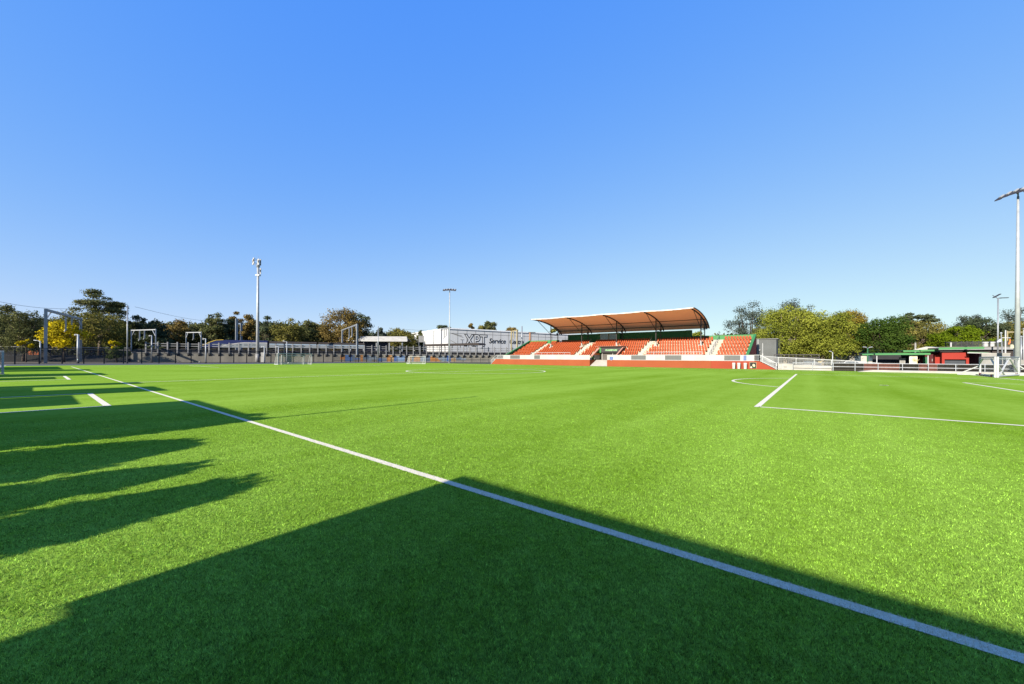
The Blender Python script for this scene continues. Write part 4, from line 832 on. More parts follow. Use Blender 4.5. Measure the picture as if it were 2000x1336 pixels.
def canopy():
    D = 168; a = P(681, 660, D); b = P(793, 661.2, D); a.z = b.z = (a.z+b.z)/2; e = (b-a).normalized(); n = Vector((-e.y, e.x, 0)); dz = Vector((0, 0, 1.95))
    t = thing('station_canopy', 'station canopy with a long pale gabled roof', 'canopy', Vector((a.x, a.y, 3.9)))
    m = MB(); th = Vector((0, 0, .18))
    m.prism([a, b, b+e*1.4-n*3.6-dz, a+e*.6-n*3.6-dz], th); m.prism([a, b, b+e*1.4+n*3.6-dz, a+e*.6+n*3.6-dz], th); obj('roof', m, M['concrete_pale'], t)
    obj('gable', MB().prism([a-e*.02, a+e*.58-n*3.5-dz, a+e*.58+n*3.5-dz], -e*.1), M['navy'], t)
    obj('fascia', MB().bar(a+e*.6-n*3.65-dz, b+e*1.4-n*3.65-dz, .12, .5).bar(a-e*.2, a+e*.4-n*3.65-dz, .25, .4).bar(b+e*.1, b+e*1.5-n*3.65-dz, .25, .4), M['white'], t)
    for k in range(5): p = a+e*(2+k*5.6)-n*2.6; obj('post', MB().b2((p.x-.2, p.y-.2, 3.9), (p.x+.2, p.y+.2, a.z-1.5)), M['galv_pale'], t)
    obj('back_wall', MB().prism([a+e*4+n*2.5-dz*1.15, b-e*9+n*2.5-dz*1.15, b-e*9+n*2.5-dz*3.2, a+e*4+n*2.5-dz*3.2], n*.2), M['navy'], t)
canopy()
def billboard():
    p = P(822.5, 664, 168); t = thing('signboard', 'grey slatted signboard back on legs left of the depot', 'signboard', (p.x, p.y, 3.9)); n = Vector((-.6224, .7827, 0))
    m = MB()
    for k in range(6): c = p+Vector((0, 0, -1.2+.48*k)); m.bar(c-LATX*1.2, c+LATX*1.2, .08, .4)
    obj('board', m, M['grey_rail'], t)
    for s in (-1, 1): obj('leg', MB().bar((p+LATX*s*1.0).to_tuple()[:2]+(3.9,), p+LATX*s*1.1+n*.1+Vector((0, 0, 1.4)), .18), M['galv'], t)
billboard()
def skip_bin():
    p = P(73.5, 697.5, 113); t = thing('skip_bin', 'orange skip bin on the bank behind the black fence', 'skip', (p.x, p.y, 1.9)); z = 1.9; d = LATX; n = Vector((-.6224, .7827, 0)); p.z = z
    obj('body', MB().add([p+d*x*a+n*y*b+Vector((0, 0, h)) for h, a, b in ((0, 1.55, .8), (1.4, 2.05, 1.0)) for x, y in ((-1, -1), (1, -1), (1, 1), (-1, 1))], [(0, 1, 2, 3), (0, 4, 5, 1), (1, 5, 6, 2), (2, 6, 7, 3), (3, 7, 4, 0), (7, 6, 5, 4)]), M['orange'], t)
    r = MB(); 
    for k in (-1, -.3, .4, 1): r.bar(p+d*k*1.6-n*.86+Vector((0, 0, .1)), p+d*k*1.9-n*1.04+Vector((0, 0, 1.38)), .12)
    r.bar(p-d*2.1-n*1.03+Vector((0, 0, 1.4)), p+d*2.1-n*1.03+Vector((0, 0, 1.4)), .15); obj('ribs', r, M['orange'], t)
skip_bin()
def wires():
    a = P(-60, 588, 86); b = P(160, 612, 108); t = MB()
    t.path([a+(b-a)*k/12-Vector((0, 0, 1.1*math.sin(math.pi*k/12))) for k in range(13)], .035, 4)
    tag(obj('power_line', t, M['dark'], loc=a), 'thin dark wire crossing the sky to the tall grey gantry', 'wire')
    a = P(262, 607, 92); b = P(470, 632, 150); t = MB(); t.path([a+(b-a)*k/12-Vector((0, 0, 1.6*math.sin(math.pi*k/12))) for k in range(13)], .03, 4)
    tag(obj('power_line', t, M['dark'], loc=a), 'thin wire from the slim pole towards the twin masts', 'wire')
    for i, v in enumerate((646, 652)):
        a = P(795, v, 190); b = P(835, v+.5, 190); tag(obj('power_line', MB().path([a, (a+b)/2-Vector((0, 0, .2)), b], .05, 4), M['dark'], loc=a), ('upper' if i == 0 else 'lower')+' of two thin wires between the station canopy and the depot', 'wire')
wires()

# ------------------------------------------------------------------ right-hand side: barrier, ramp, canteen and what stands behind
def barrier():
    t = thing('pitch_barrier', 'pale two rail barrier on slim posts before the ramp and shade cloth', 'barrier', (42, 75.15, 0))
    X = [32.8+2.573*k for k in range(12)]
    for x in X: obj('post', MB().tube((x, 75.15, -.02), (x, 75.15, 1.22), .045, .045, 8), M['galv_pale'], t)
    for z in (1.22, .66): obj('rail', MB().tube((X[0]-.05, 75.15, z), (X[-1]+.05, 75.15, z), .042, .042, 8), M['galv_pale'], t)
barrier()
def screen_fence():
    t = thing('screen_fence', 'low fence hung with brown and black shade cloth behind the barrier', 'fence', (46, 75.75, 0))
    e = [1626, 1687, 1757, 1794, 1831, 1870, 1915, 1960, 2010]; m = ['screen_dark', 'screen_brown', 'screen_dark', 'screen_brown', 'screen_dark', 'screen_dark', 'screen_dark', 'screen_dark']
    for i in range(8):
        a, b = PY(e[i], V0, 75.75).x, PY(e[i+1], V0, 75.75).x
        obj('shade_cloth', MB().b2((a+.02, 75.73, .05), (b-.02, 75.77, 1.2)), M[m[i]], t)
        obj('post', MB().tube((a, 75.85, 0), (a, 75.85, 1.25), .04), M['galv'], t)
screen_fence()
obj('concrete_path', MB().prism([(40.6, 72.4, -.02), (75, 72.4, -.02), (75, 72.4, .27), (42.4, 72.4, .27)], (0, 2.45, 0)), M['concrete_pale'], kind='structure')
def ramp():
    t = thing('access_ramp', 'sloping concrete access ramp with a white balustrade beside the grandstand steps', 'ramp', (34, 75.9, 0))
    obj('ramp_wall', MB().prism([(30.7, 75.9, -.02), (37.75, 75.9, -.02), (37.75, 75.9, .72), (30.7, 75.9, 1.05)], (0, .25, 0)), M['concrete_pale'], t)
    obj('ramp_deck', MB().prism([(30.7, 76.16, -.02), (44.0, 76.16, -.02), (44.0, 76.16, .1), (37.75, 76.16, .6), (30.7, 76.16, .95), ], (0, 2, 0)), M['concrete'], t)
    p = [(28.3, 77.5, 2.35), (30.75, 76.02, 2.12), (33.2, 76.02, 1.98), (35.6, 76.02, 1.84), (37.75, 76.02, 1.72), (40.6, 76.3, 1.55), (43.8, 76.6, 1.2)]
    bl = MB()
    for i in range(len(p)-1):
        a, b = Vector(p[i]), Vector(p[i+1]); h = Vector((0, 0, .98 if i < 4 else .85 if i < 5 else .7)); obj('top_rail', MB().bar(a, b, .07, .09).bar(a-h, b-h, .05), M['white_metal'], t)
        obj('post', MB().bar(a-h-Vector((0, 0, .1)), a+Vector((0, 0, .05)), .09), M['white_metal'], t)
        n = int((b-a).length/.15)
        for k in range(1, n): q = a+(b-a)*k/n; bl.bar(q-h, q, .03)
    obj('balusters', bl, M['white_metal'], t)
    a = PY(1598, 699, 75.97); b = PY(1604.5, 703, 75.97); obj('ramp_sign', MB().b2((a.x, 75.95, b.z), (b.x, 75.965, a.z)), M['timber'], t)
    a = PY(1516, 705.5, 75.88); b = PY(1526.5, 714, 75.88); h = MB(); w_ = .05
    for p0, p1 in (((a.x, a.z), (b.x, a.z)), ((b.x, a.z), (b.x, b.z)), ((b.x, b.z), (a.x, b.z)), ((a.x, b.z), (a.x, a.z)), ((a.x+.2, a.z-.15), (b.x-.15, b.z+.2)), ((b.x+.25, a.z-.35), (b.x+.75, a.z-.45)), ((b.x+.75, a.z-.45), (b.x+.3, b.z+.1))): h.bar((p0[0], 75.885, p0[1]), (p1[0], 75.885, p1[1]), .03, w_)
    obj('wall_drawing', h, M['grey_rail'], t)
ramp()
def shed():
    a = PY(1476.5, 657, 92); b = PY(1516, 657, 92); t = thing('storage_shed', 'plain grey metal shed just behind the right end of the grandstand', 'shed', (a.x, 92, 0))
    obj('wall', MB().b2((a.x, 92, 0), (b.x, 97, a.z-.1)), mat('tree_shaded_sheeting', (.15, .16, .155), (.12, .125, .12), .6), t); obj('roof', MB().prism([(a.x-.2, 91.8, a.z-.09), (b.x+.3, 91.8, a.z-.09), (b.x+.3, 91.8, a.z+.02), (a.x-.2, 91.8, a.z+.02)], (0, 5.4, 0)), M['grey_rail'], t)  # sheeting grey darkened to stand in for the tree shade on it
    s_ = MB()
    for k in range(14): s_.b2((a.x+.2+k*.3, 91.97, .1), (a.x+.24+k*.3, 91.995, a.z-.12))
    obj('cladding_rib', s_, mat('tree_shaded_rib', (.17, .18, .175)), t); d = a.x+.35; obj('downpipe', MB().tube((d, 91.9, 0), (d, 91.9, a.z), .08), M['white_metal'], t); obj('wall_lamp', MB().box((d+.25, 91.8, 3.7), (.35, .3, .2)), M['white'], t)
    p = PY(1489.3, 665, 79); q = thing('slim_pole', 'thin white pole between the grandstand end and the grey shed', 'pole', (p.x, 79, 0)); obj('post', MB().tube((p.x, 79, 0), (p.x, 79, p.z), .05), M['white_metal'], q); obj('fitting', MB().box((p.x, 79, 2.6), (.2, .2, .4)), M['white'], q)
    p = P(1464, 641, 96)
shed()

def canteen():
    t = thing('canteen', 'low maroon and red canteen with overlapping green roofs', 'building', (50, 83, 0))
    def pane(name, u0, v0, u1, v1, y, d, m, par=None, lab=None):
        a = PY(u0, v0, y); b = PY(u1, v1, y); o = obj(name, MB().b2((a.x, y, b.z), (b.x, y+d, a.z)), m, par or t)
        if lab: o['label'] = lab
        return o
    def wall(u0, u1, v0, y, d, m, name='wall', lab=None):
        a = PY(u0, v0, y); b = PY(u1, v0, y); o = obj(name, MB().b2((a.x, y, -.02), (b.x, y+d, (a.z+b.z)/2)), m, t)
        if lab: o['label'] = lab
        return o
    wall(1792, 1841, 679, 84.5, 4, M['maroon']); wall(1888, 1914, 677, 84.4, 4, M['maroon'])
    wall(1776, 1791.8, 683.8, 80.95, .2, mat('cream_mural', (.85, .72, .35), (.90, .88, .84), .9), 'mural_wall', 'cream and white painted wall panel')
    a = PY(1776, 700, 80.9); m = MB()
    for k in range(7): m.tube((a.x+.55+.05*k, 80.93, 1.6), (a.x+.2+.15*k, 80.93, 1.95+.12*math.sin(k)), .025)
    obj('mural_plant', m, M['timber'], t)
    # red servery
    f = MB(); a = PY(1839.5, 679, 82.2); b = PY(1892.5, 679, 82.2); zt = a.z; zb = PY(1865, 692.5, 82.2).z; w_ = .28
    f.b2((a.x, 82.2, zb), (b.x, 84.2, zt)); f.b2((a.x, 82.2, 0), (a.x+w_, 84.2, zb-.002)); f.b2((b.x-w_, 82.2, 0), (b.x, 84.2, zb-.002)); obj('servery_frame', f, M['red_strong'], t)
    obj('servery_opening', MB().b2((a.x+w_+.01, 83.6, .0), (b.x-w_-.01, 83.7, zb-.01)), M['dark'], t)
    obj('counter', MB().b2((a.x+w_+.01, 82.6, .0), (a.x+w_+2.3, 83.5, 1.75)), mat('slate_grey_counter', (.07, .08, .095)), t)
    a2 = PY(1826, 684, 83.5); b2_ = PY(1839, 684, 83.5); obj('red_wing_wall', MB().b2((a2.x, 83.5, 0), (b2_.x-.01, 84.4, a2.z)), M['red_strong'], t)
    pane('door', 1802.5, 688.5, 1812, 703, 84.42, .06, M['green_dark']); pane('wall_light', 1820, 692, 1821.5, 697, 84.42, .06, M['concrete'])
    # roofs
    def slab(u0, v0, u1, v1, y, d, th, par='roof', zrise=.15):
        a = PY(u0, v0, y); b = PY(u1, v1, y); o = obj(par, MB().prism([(a.x, y, a.z-th), (b.x, y, b.z-th), (b.x, y+d, b.z-th+zrise), (a.x, y+d, a.z-th+zrise)], (0, 0, th*.6)), M['dark_steel'], t)
        obj('fascia', MB().prism([(a.x, y-.08, a.z-th), (b.x, y-.08, b.z-th), (b.x, y-.08, b.z), (a.x, y-.08, a.z)], (0, .075, 0)), M['green_light'], o); 
        obj('roof_sheet', MB().prism([(a.x-.05, y, a.z-th*.38), (b.x+.05, y, b.z-th*.38), (b.x+.05, y+d, b.z-th*.38+zrise), (a.x-.05, y+d, a.z-th*.38+zrise)], (0, 0, .06)), M['green'], o); return o
    slab(1709, 682.5, 1817, 680.5, 80.5, 3.5, .28); slab(1833, 670, 1922, 667.3, 81.2, 8, .30); slab(1764, 676, 1797, 675.3, 84, 6, .26); slab(1797.5, 674.8, 1832, 673.6, 83.6, 5, .26); slab(1684, 684, 1708, 683, 82, 4, .22)
    o = slab(1892, 677.5, 1930, 678.5, 81.0, 2.8, .16); obj('gutter', MB().bar(PY(1889, 679.3, 80.85), PY(1936, 680, 80.85), .12, .12), M['white'], o)
    for u in (1712.5, 1812.5, 1914.5): p = PY(u, 684, 80.7); obj('veranda_post', MB().tube((p.x, 80.7, 0), (p.x, 80.7, p.z-.1 if u < 1900 else p.z+.25), .07), M['white_metal'] if u < 1900 else M['dark_steel'], t)
    a = PY(1783, 675, 88); b = PY(1850, 673, 88); c = PY(1808, 668.3, 88); d_ = PY(1832, 668.3, 91)
    obj('skylight', MB().add([(a.x, 88, a.z), (b.x, 88, b.z), (c.x, 88, c.z), (a.x+1, 93, a.z+.2), (b.x+1, 93, b.z+.2), (c.x+1.6, 93, c.z+.1)], [(0, 1, 2), (5, 4, 3), (0, 2, 5, 3), (2, 1, 4, 5)]), M['concrete_pale'], t)
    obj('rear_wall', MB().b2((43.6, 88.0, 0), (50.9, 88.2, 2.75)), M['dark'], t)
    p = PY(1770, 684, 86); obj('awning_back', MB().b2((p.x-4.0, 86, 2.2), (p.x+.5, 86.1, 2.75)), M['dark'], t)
canteen()
def white_cabinet():
    p = PY(1762, 703, 82.6); t = thing('ice_cabinet', 'pale grey cabinet standing under the green awning', 'cabinet', (p.x, 82.6, 0)); q = Vector((p.x, 82.6, 0))
    obj('body', MB().box(q+Vector((0, 0, 1.0)), (.62, .6, 1.9)), M['white'], t); obj('door', MB().box(q+Vector((0, -.32, .95)), (.5, .04, 1.5)), M['concrete'], t); obj('top', MB().box(q+Vector((0, -.05, 2.0)), (.8, .8, .12)), M['white'], t)
white_cabinet()
def rear_shed():
    a = PY(1832, 666.5, 97); b = PY(2030, 666, 97); t = thing('long_shed', 'long low shed with a grey metal roof and two white vents behind the canteen', 'shed', (a.x, 97, 0)); z = a.z
    obj('wall', MB().b2((a.x+.3, 97.3, 0), (b.x, 104, z-.75)), M['brown'], t); obj('fascia', MB().b2((a.x, 96.8, z-.74), (b.x+.2, 97.0, z-.3)), M['grey_rail'], t)
    obj('roof', MB().prism([(a.x, 96.7, z-.29), (b.x+.2, 96.7, z-.29), (b.x+.2, 105, z-.1), (a.x, 105, z-.1)], (0, 0, .08)), M['roofgrey'], t)
    for u in (1924.7, 1937): p = PY(u, 664, 98.5); obj('roof_vent', MB().tube((p.x, 98.5, z-.2), (p.x, 98.5, z+.45), .3, .3, 12).tube((p.x, 98.5, z+.45), (p.x, 98.5, z+.62), .42, .36, 12), M['white'], t)
    p = PY(1857, 664, 98); obj('flue', MB().tube((p.x, 98, z-.2), (p.x, 98, z+.6), .12), M['white'], t)
rear_shed()
def back_fence():
    t = thing('palisade_fence', 'tall dark palisade fence above the long shed roof', 'fence', (60, 112, 0)); z1 = PY(1910, 656, 112).z; a = PY(1846, V0, 112).x; b = PY(2030, V0, 112).x
    obj('panel', MB().quad((a, 112, z1-1.9), (b, 112, z1-1.9), (b, 112, z1-.1), (a, 112, z1-.1)), screen('dark_palisade', (.02, .02, .022), .55), t)
    n = 16
    for k in range(n+1): x = a+(b-a)*k/n; obj('post', MB().b2((x-.06, 111.95, 0), (x+.06, 112.05, z1)), M['black'], t)
    for z in (z1-.3, z1-1.8): obj('rail', MB().b2((a, 112.06, z), (b, 112.12, z+.1)), M['black'], t)
back_fence()
def boundary_wall():
    a = PY(1917, 681, 80); b = PY(1973, 681, 80); t = thing('block_wall', 'plain grey concrete wall behind the portable goals', 'wall', (a.x, 80, 0)); z = PY(1945, 680.5, 80).z
    obj('wall', MB().b2((a.x, 80, -.02), (b.x, 80.25, z)), M['concrete'], t); obj('wall_cap', MB().b2((a.x-.03, 79.96, z), (b.x+.03, 80.29, z+.08)), M['concrete_pale'], t)
    c = PY(2040, 690, 83); d = thing('block_wall', 'grey wall running out of frame behind the floodlight post', 'wall', (b.x, 83, 0)); obj('wall', MB().b2((b.x+.2, 83, 0), (c.x, 83.25, 1.9)), M['concrete'], d)
boundary_wall()
def flagpoles():
    p = PY(1954.8, 641, 82); b = PY(1960, 698, 82); t = thing('leaning_flagpole', 'leaning grey flagpole with a drooping blue and white flag', 'flagpole', (b.x, 82, 0))
    obj('pole', MB().tube((b.x, 82, 0), (p.x, 82, p.z), .085, .06), M['galv'], t); obj('finial', MB().ball((p.x, 82, p.z+.05), .13), M['galv_pale'], t)
    f = MB(); q = PY(1955.4, 651, 81.95)
    pts = [(0, 0), (-.18, -.08), (-.36, -.34), (-.46, -.56), (-.2, -.5), (.02, -.42)]
    f.prism([(q.x+x, 81.95, q.z+z) for x, z in pts], (0, .03, 0)); fl = obj('flag', f, mat('flag_blue', (.30, .33, .62), (.75, .75, .78), 3.), t)
    p = PY(1963.3, 634.5, 84); t = thing('yardarm_flagpole', 'white flagpole with a crossing yard and a furled orange flag', 'flagpole', (p.x, 84, 0))
    obj('pole', MB().tube((p.x, 84, 0), (p.x, 84, p.z), .09, .07), M['white_metal'], t); a = PY(1956, 649.3, 84); b = PY(1973.5, 649.3, 84); obj('yard', MB().tube((a.x, 84, a.z), (b.x, 84, b.z), .05), M['white_metal'], t)
    q = PY(1971.6, 652, 83.95); obj('flag', MB().prism([(q.x, 83.95, q.z), (q.x+.09, 83.95, q.z-.05), (q.x+.07, 83.95, q.z-.5), (q.x-.02, 83.95, q.z-.75), (q.x-.14, 83.95, q.z-.72), (q.x-.06, 83.95, q.z-.4)], (0, .04, 0)), M['orange'], t)
    obj('halyard', MB().tube((q.x, 84, q.z), (b.x-.1, 84, b.z), .012), M['white'], t)
flagpoles()
def ex_v(t, p):
    for s, dz in ((-1, .55), (1, .1)): obj('lamp_arm', MB().bar(p, p+LATX*s*.9+Vector((0, 0, dz if s < 0 else .12)), .07), M['galv'], t); obj('lamp_head', MB().bar(p+LATX*s*.25*(1 if s > 0 else -1)*s+Vector((0, 0, .2 if s < 0 else .1)), p+LATX*(s*.1 if s < 0 else 1.6)+Vector((0, 0, .8 if s < 0 else .15)), .28, .1) if s > 0 else MB().bar(p-LATX*.75+Vector((0, 0, .15)), p+LATX*.35+Vector((0, 0, .75)), .28, .1), M['dark_steel'], t)
slim('street_light', 'slim grey street light with two angled heads left of the big floodlight', 1948, 573, 62, .085, 'galv', cat='street light', extra=ex_v)
slim('park_light', 'dark green lamp post with two pale arms left of the green awning', 1694.5, 672, 78, .09, 'green_dark', cat='street light', extra=ex_arm(.75, True))
slim('park_light', 'short grey lamp post under the plane trees, behind the ramp railing', 1626, 681, 84, .08, 'galv_pale', cat='street light', extra=ex_arm(.6))
slim('utility_pole', 'pale utility pole behind the green roofs', 1787.5, 660, 104, .17, 'concrete', cat='pole', extra=lambda t, p: obj('crossarm', MB().bar(p-Vector((0, 0, .7))-LATX*3.6, p-Vector((0, 0, .7)), .12), M['timber'], t))
slim('slim_pole', 'dark grey pole immediately right of the big floodlight post', 1994, 647, 56, .1, 'galv', cat='pole', extra=ex_cap)
slim('slim_pole', 'small lamp topped pole above the long shed roof', 1917.8, 653, 108, .12, 'galv', cat='pole', extra=lambda t, p: obj('lamp_globe', MB().ball(p, .22), M['white'], t))
slim('slim_pole', 'pale pole at the right edge of the picture', 1999, 632, 60, .07, 'galv_pale', cat='pole', extra=ex_cap)
gantry('cream overhead beam behind the big floodlight post', (1967, 638, 96), (2012, 638, 96), (), 'timber', wpost=.2, wbeam=.3, brace=False)
def wall_box():
    p = P(1980, 666, 58); t = thing('cable_box', 'cream metal box on a post left of the big floodlight post', 'cabinet', (p.x, p.y, 0)); obj('box', MB().box(p, (.62, .4, .58), rz=-.3), mat('cream_metal', (.62, .60, .42)), t); obj('box_post', MB().tube((p.x, p.y, 0), (p.x, p.y, p.z-.3), .06), M['galv'], t)
wall_box()
def banner_flag():
    p = P(1988, 655, 49); b = P(1988, 689, 49); t = thing('banner_board', 'narrow dark navy banner board behind the portable goals', 'banner', (p.x, p.y, 0)); obj('board', MB().box(((p+b)/2).to_tuple(), (.26, .1, p.z-b.z), rz=-.3), M['navy'], t); obj('board_post', MB().tube((p.x, p.y, 0), (p.x, p.y, b.z), .05), M['dark_steel'], t)
banner_flag()
def houses():
    for (u0, u1, vt, y, lb) in ((1636, 1716, 681, 125, 'pale house with dark windows half hidden under the plane trees'),):
        a = PY(u0, vt, y); b = PY(u1, vt, y); t = thing('house', lb, 'house', (a.x, y, 0)); z = a.z
        obj('wall', MB().b2((a.x, y, 0), (b.x, y+8, z-.8)), M['concrete_pale'], t); obj('roof', MB().prism([(a.x-.4, y-.4, z-.79), (b.x+.4, y-.4, z-.79), (b.x+.4, y+4, z+.6), (a.x-.4, y+4, z+.6)], (0, 0, .12)), M['brown'], t)
        for k in range(3):
            x = a.x+(b.x-a.x)*(.12+.3*k); w_ = obj('window', MB().b2((x, y-.05, 1.4), (x+(b.x-a.x)*.16, y-.01, 2.9)), M['glass'], t); obj('window_sill', MB().b2((x-.1, y-.14, 1.28), (x+(b.x-a.x)*.16+.1, y-.01, 1.39)), M['concrete_pale'], w_)
houses()
def car(name, u, y, c, lab, rz=0.):
    p = PY(u, V0, y); t = thing(name, lab, 'car', (p.x, y, 0), 'cars parked under the trees'); q = Vector((p.x, y, 0)); prof = [(-2.1, .45), (-2.1, .85), (-1.3, 1.0), (-.75, 1.5), (.9, 1.5), (1.6, 1.0), (2.1, .9), (2.1, .45)]
    obj('body', MB().prism([q+Vector((x, -.85, z)) for x, z in prof], (0, 1.7, 0)), c, t); obj('windows', MB().prism([q+Vector((x, -.87, z)) for x, z in ((-1.1, 1.02), (-.7, 1.42), (.82, 1.42), (1.35, 1.02))], (0, 1.74, 0)), M['glass'], t)
    for x in (-1.3, 1.3):
        for yy in (-.86, .72): w_ = obj('wheel', MB().tube(q+Vector((x, yy, .34)), q+Vector((x, yy+.16, .34)), .34, .34, 14), M['dark'], t)
car('parked_car', 1735, 96, mat('dark_blue_car_paint', (.03, .04, .10), rough=.3, spec=.6), 'dark blue parked car seen under the green awning')
car('parked_car', 1662, 104, mat('white_car_paint', (.7, .7, .7), rough=.3, spec=.6), 'white parked car in the shade of the plane trees')
car('parked_car', 1580, 101, mat('grey_car_paint', (.12, .12, .13), rough=.3, spec=.6), 'dark grey parked car behind the ramp railing')
def park_fence():
    t = thing('dark_fence', 'dark rail fence under the plane trees behind the ramp', 'fence', (35, 90, 0)); a = PY(1512, V0, 90).x; b = PY(1600, V0, 90).x
    for z in (1.7, 2.1, 2.6): obj('rail', MB().b2((a, 90, z), (b, 90.08, z+.16)), M['dark_steel'], t)
    for k in range(7): x = a+(b-a)*k/6; obj('post', MB().b2((x-.06, 90.1, 0), (x+.06, 90.2, 2.8)), M['dark_steel'], t)
park_fence()

# ------------------------------------------------------------------ floodlights
def floodlight(label, u, vt, D, bar_dir, aim, half, nl, r0, r1):
    p = P(u, vt, D); t = thing('floodlight_pole', label, 'floodlight', (p.x, p.y, 0), 'pitch floodlights'); b = Vector(bar_dir).normalized(); a = Vector(aim).normalized(); top = Vector(p)
    obj('pole', MB().tube((p.x, p.y, -.02), (p.x, p.y, p.z), r0, r1, 16), M['galv_pale'], t, True)
    obj('base_flange', MB().tube((p.x, p.y, 0), (p.x, p.y, .08), r0*2, r0*2, 16), M['galv'], t); obj('hatch', MB().box((p.x, p.y-r0, 1.2), (r0*.8, .06, .6)), M['galv'], t)
    obj('head_bracket', MB().tube(top, top+Vector((0, 0, .55)), r1*.7).bar(top+Vector((0, 0, .3)), top+b*half*.18+Vector((0, 0, .7)), .1), M['galv'], t)
    c = top+Vector((0, 0, .75)); obj('crossbar', MB().path([c-b*half*.97-Vector((0, 0, .26)), c-b*half*.66-Vector((0, 0, .08)), c-b*half*.3, c+b*half*.3, c+b*half*.66-Vector((0, 0, .08)), c+b*half*.97-Vector((0, 0, .26))], .09, 8), M['galv_pale'], t)
    for k in range(nl):
        fk = -1+2*(k+.5)/nl; dr = Vector((0, 0, .22*fk*fk)); q = c+b*half*fk+a*.35-Vector((0, 0, .22))-dr; w_ = half/nl*.93; d = a*.46-Vector((0, 0, .34)); up_ = Vector((0, 0, .12))
        l = obj('lamp_panel', MB().add([q+b*x*w_+d*y+up_*z for z in (0, 1) for x, y in ((-1, -1), (1, -1), (1, 1), (-1, 1))], [(3, 2, 1, 0), (4, 5, 6, 7), (0, 1, 5, 4), (1, 2, 6, 5), (2, 3, 7, 6), (3, 0, 4, 7)]), M['dark_steel'], t)
        obj('lamp_housing', MB().bar(q-d*.7+up_*1.2, q+d*.3+up_*1.2, w_*.7, .2), M['galv_pale'], l); obj('lamp_bracket', MB().bar(c+b*half*(-1+2*(k+.5)/nl), q+up_, .08), M['white_metal'], l)
floodlight('very tall near floodlight pole behind the portable goals', 1985, 373, 48, (-.6224, .7827, 0), (-.78, -.62, 0), 1.75, 5, .28, .105)
floodlight('far floodlight pole standing before the blue and orange wall', 877, 571, 120, (.7827, .6224, 0), (.6, -.8, 0), 2.1, 5, .22, .13)

# ------------------------------------------------------------------ goals
def goal(name, label, p0, p1, back, h, pw_=.12, deep=1.6, truss=False, wheels=False, net='net', top_deep=.7, group=None):
    """p0, p1: front post feet; back: horizontal direction away from the pitch"""
    a = Vector((*p0, 0)); b = Vector((*p1, 0)); k = Vector((*back, 0)).normalized()*deep; kt = k*top_deep*.5; H = Vector((0, 0, h)); g0 = Vector((0, 0, pw_/2))
    t = thing(name, label, 'goal', (a+b)/2, group); W = M['white_metal']; W_ = (b-a).normalized()
    for q in (a, b): obj('post', MB().bar(q, q+H, pw_, pw_), W, t)
    obj('crossbar', MB().bar(a+H-W_*pw_/2+Vector((0, 0, .003)), b+H+W_*pw_/2+Vector((0, 0, .003)), pw_, pw_), W, t)
    for q in (a, b):
        obj('base_bar', MB().bar(q+g0, q+k+g0, pw_*.9), W, t); obj('back_stay', MB().bar(q+kt+H, q+k+g0, pw_*.6).bar(q+H, q+kt+H, pw_*.6), W, t)
        if truss: obj('side_brace', MB().bar(q+H*.97, q+k*.8+g0, pw_*.7).bar(q+g0+k*.1, q+H*.9+kt, pw_*.5), W, t)
    obj('rear_bar', MB().bar(a+k+g0, b+k+g0, pw_*.9), W, t)
    if truss:
        m = MB(); c = (a+b)/2
        for f, g in ((.08, .32), (.55, .32), (.45, .68), (.92, .68)): m.bar(a+(b-a)*f+k+g0, a+(b-a)*g+kt+H, pw_*.55)
        m.bar(a+kt+H, b+kt+H, pw_*.6); obj('rear_brace', m, W, t)
    n = MB(); n.quad(a+kt+H, b+kt+H, b+k+g0, a+k+g0); n.quad(a+H, b+H, b+kt+H, a+kt+H); n.quad(a+g0, a+H, a+kt+H, a+k+g0); n.quad(b+g0, b+H, b+kt+H, b+k+g0); obj('net', n, M[net], t)
    if wheels:
        for q in (a+k*.25, a+k*.85, b+k*.85):
            s = W_*.12; obj('wheel', MB().tube(q-s+Vector((0, 0, .15)), q-s*.2+Vector((0, 0, .15)), .15, .15, 12), M['maroon'], t)
    return t
goal('football_goal', 'large white goal with a net on the far left goal line', (-56.6, 29.7), (-57.0, 37.0), (-1, 0), 2.44, .13, 2.0, net='net_far', group='large goals')
goal('small_goal', 'smaller white goal standing inside the large far goal', (-58.0, 31.0), (-58.2, 35.8), (-1, .05), 2.0, .11, 1.2, net='net_far')
goal('small_goal', 'small white goal before the painted wall, left of the far floodlight', (-49.6, 59.2), (-46.4, 62.0), (-.9, -.2), 2.0, .11, 1.0, net='net_far')
goal('portable_goal', 'white portable goal cut by the left edge of the picture', (-22.3, -5.45), (-22.8, -10.4), (-1, 0), 2.12, .14, 1.3, net='net')
goal('mini_goal', 'low white training goal tucked inside the portable goal at left edge', (-22.75, -5.75), (-23.0, -8.0), (-1, 0), 1.05, .10, .7, net='net_dark')
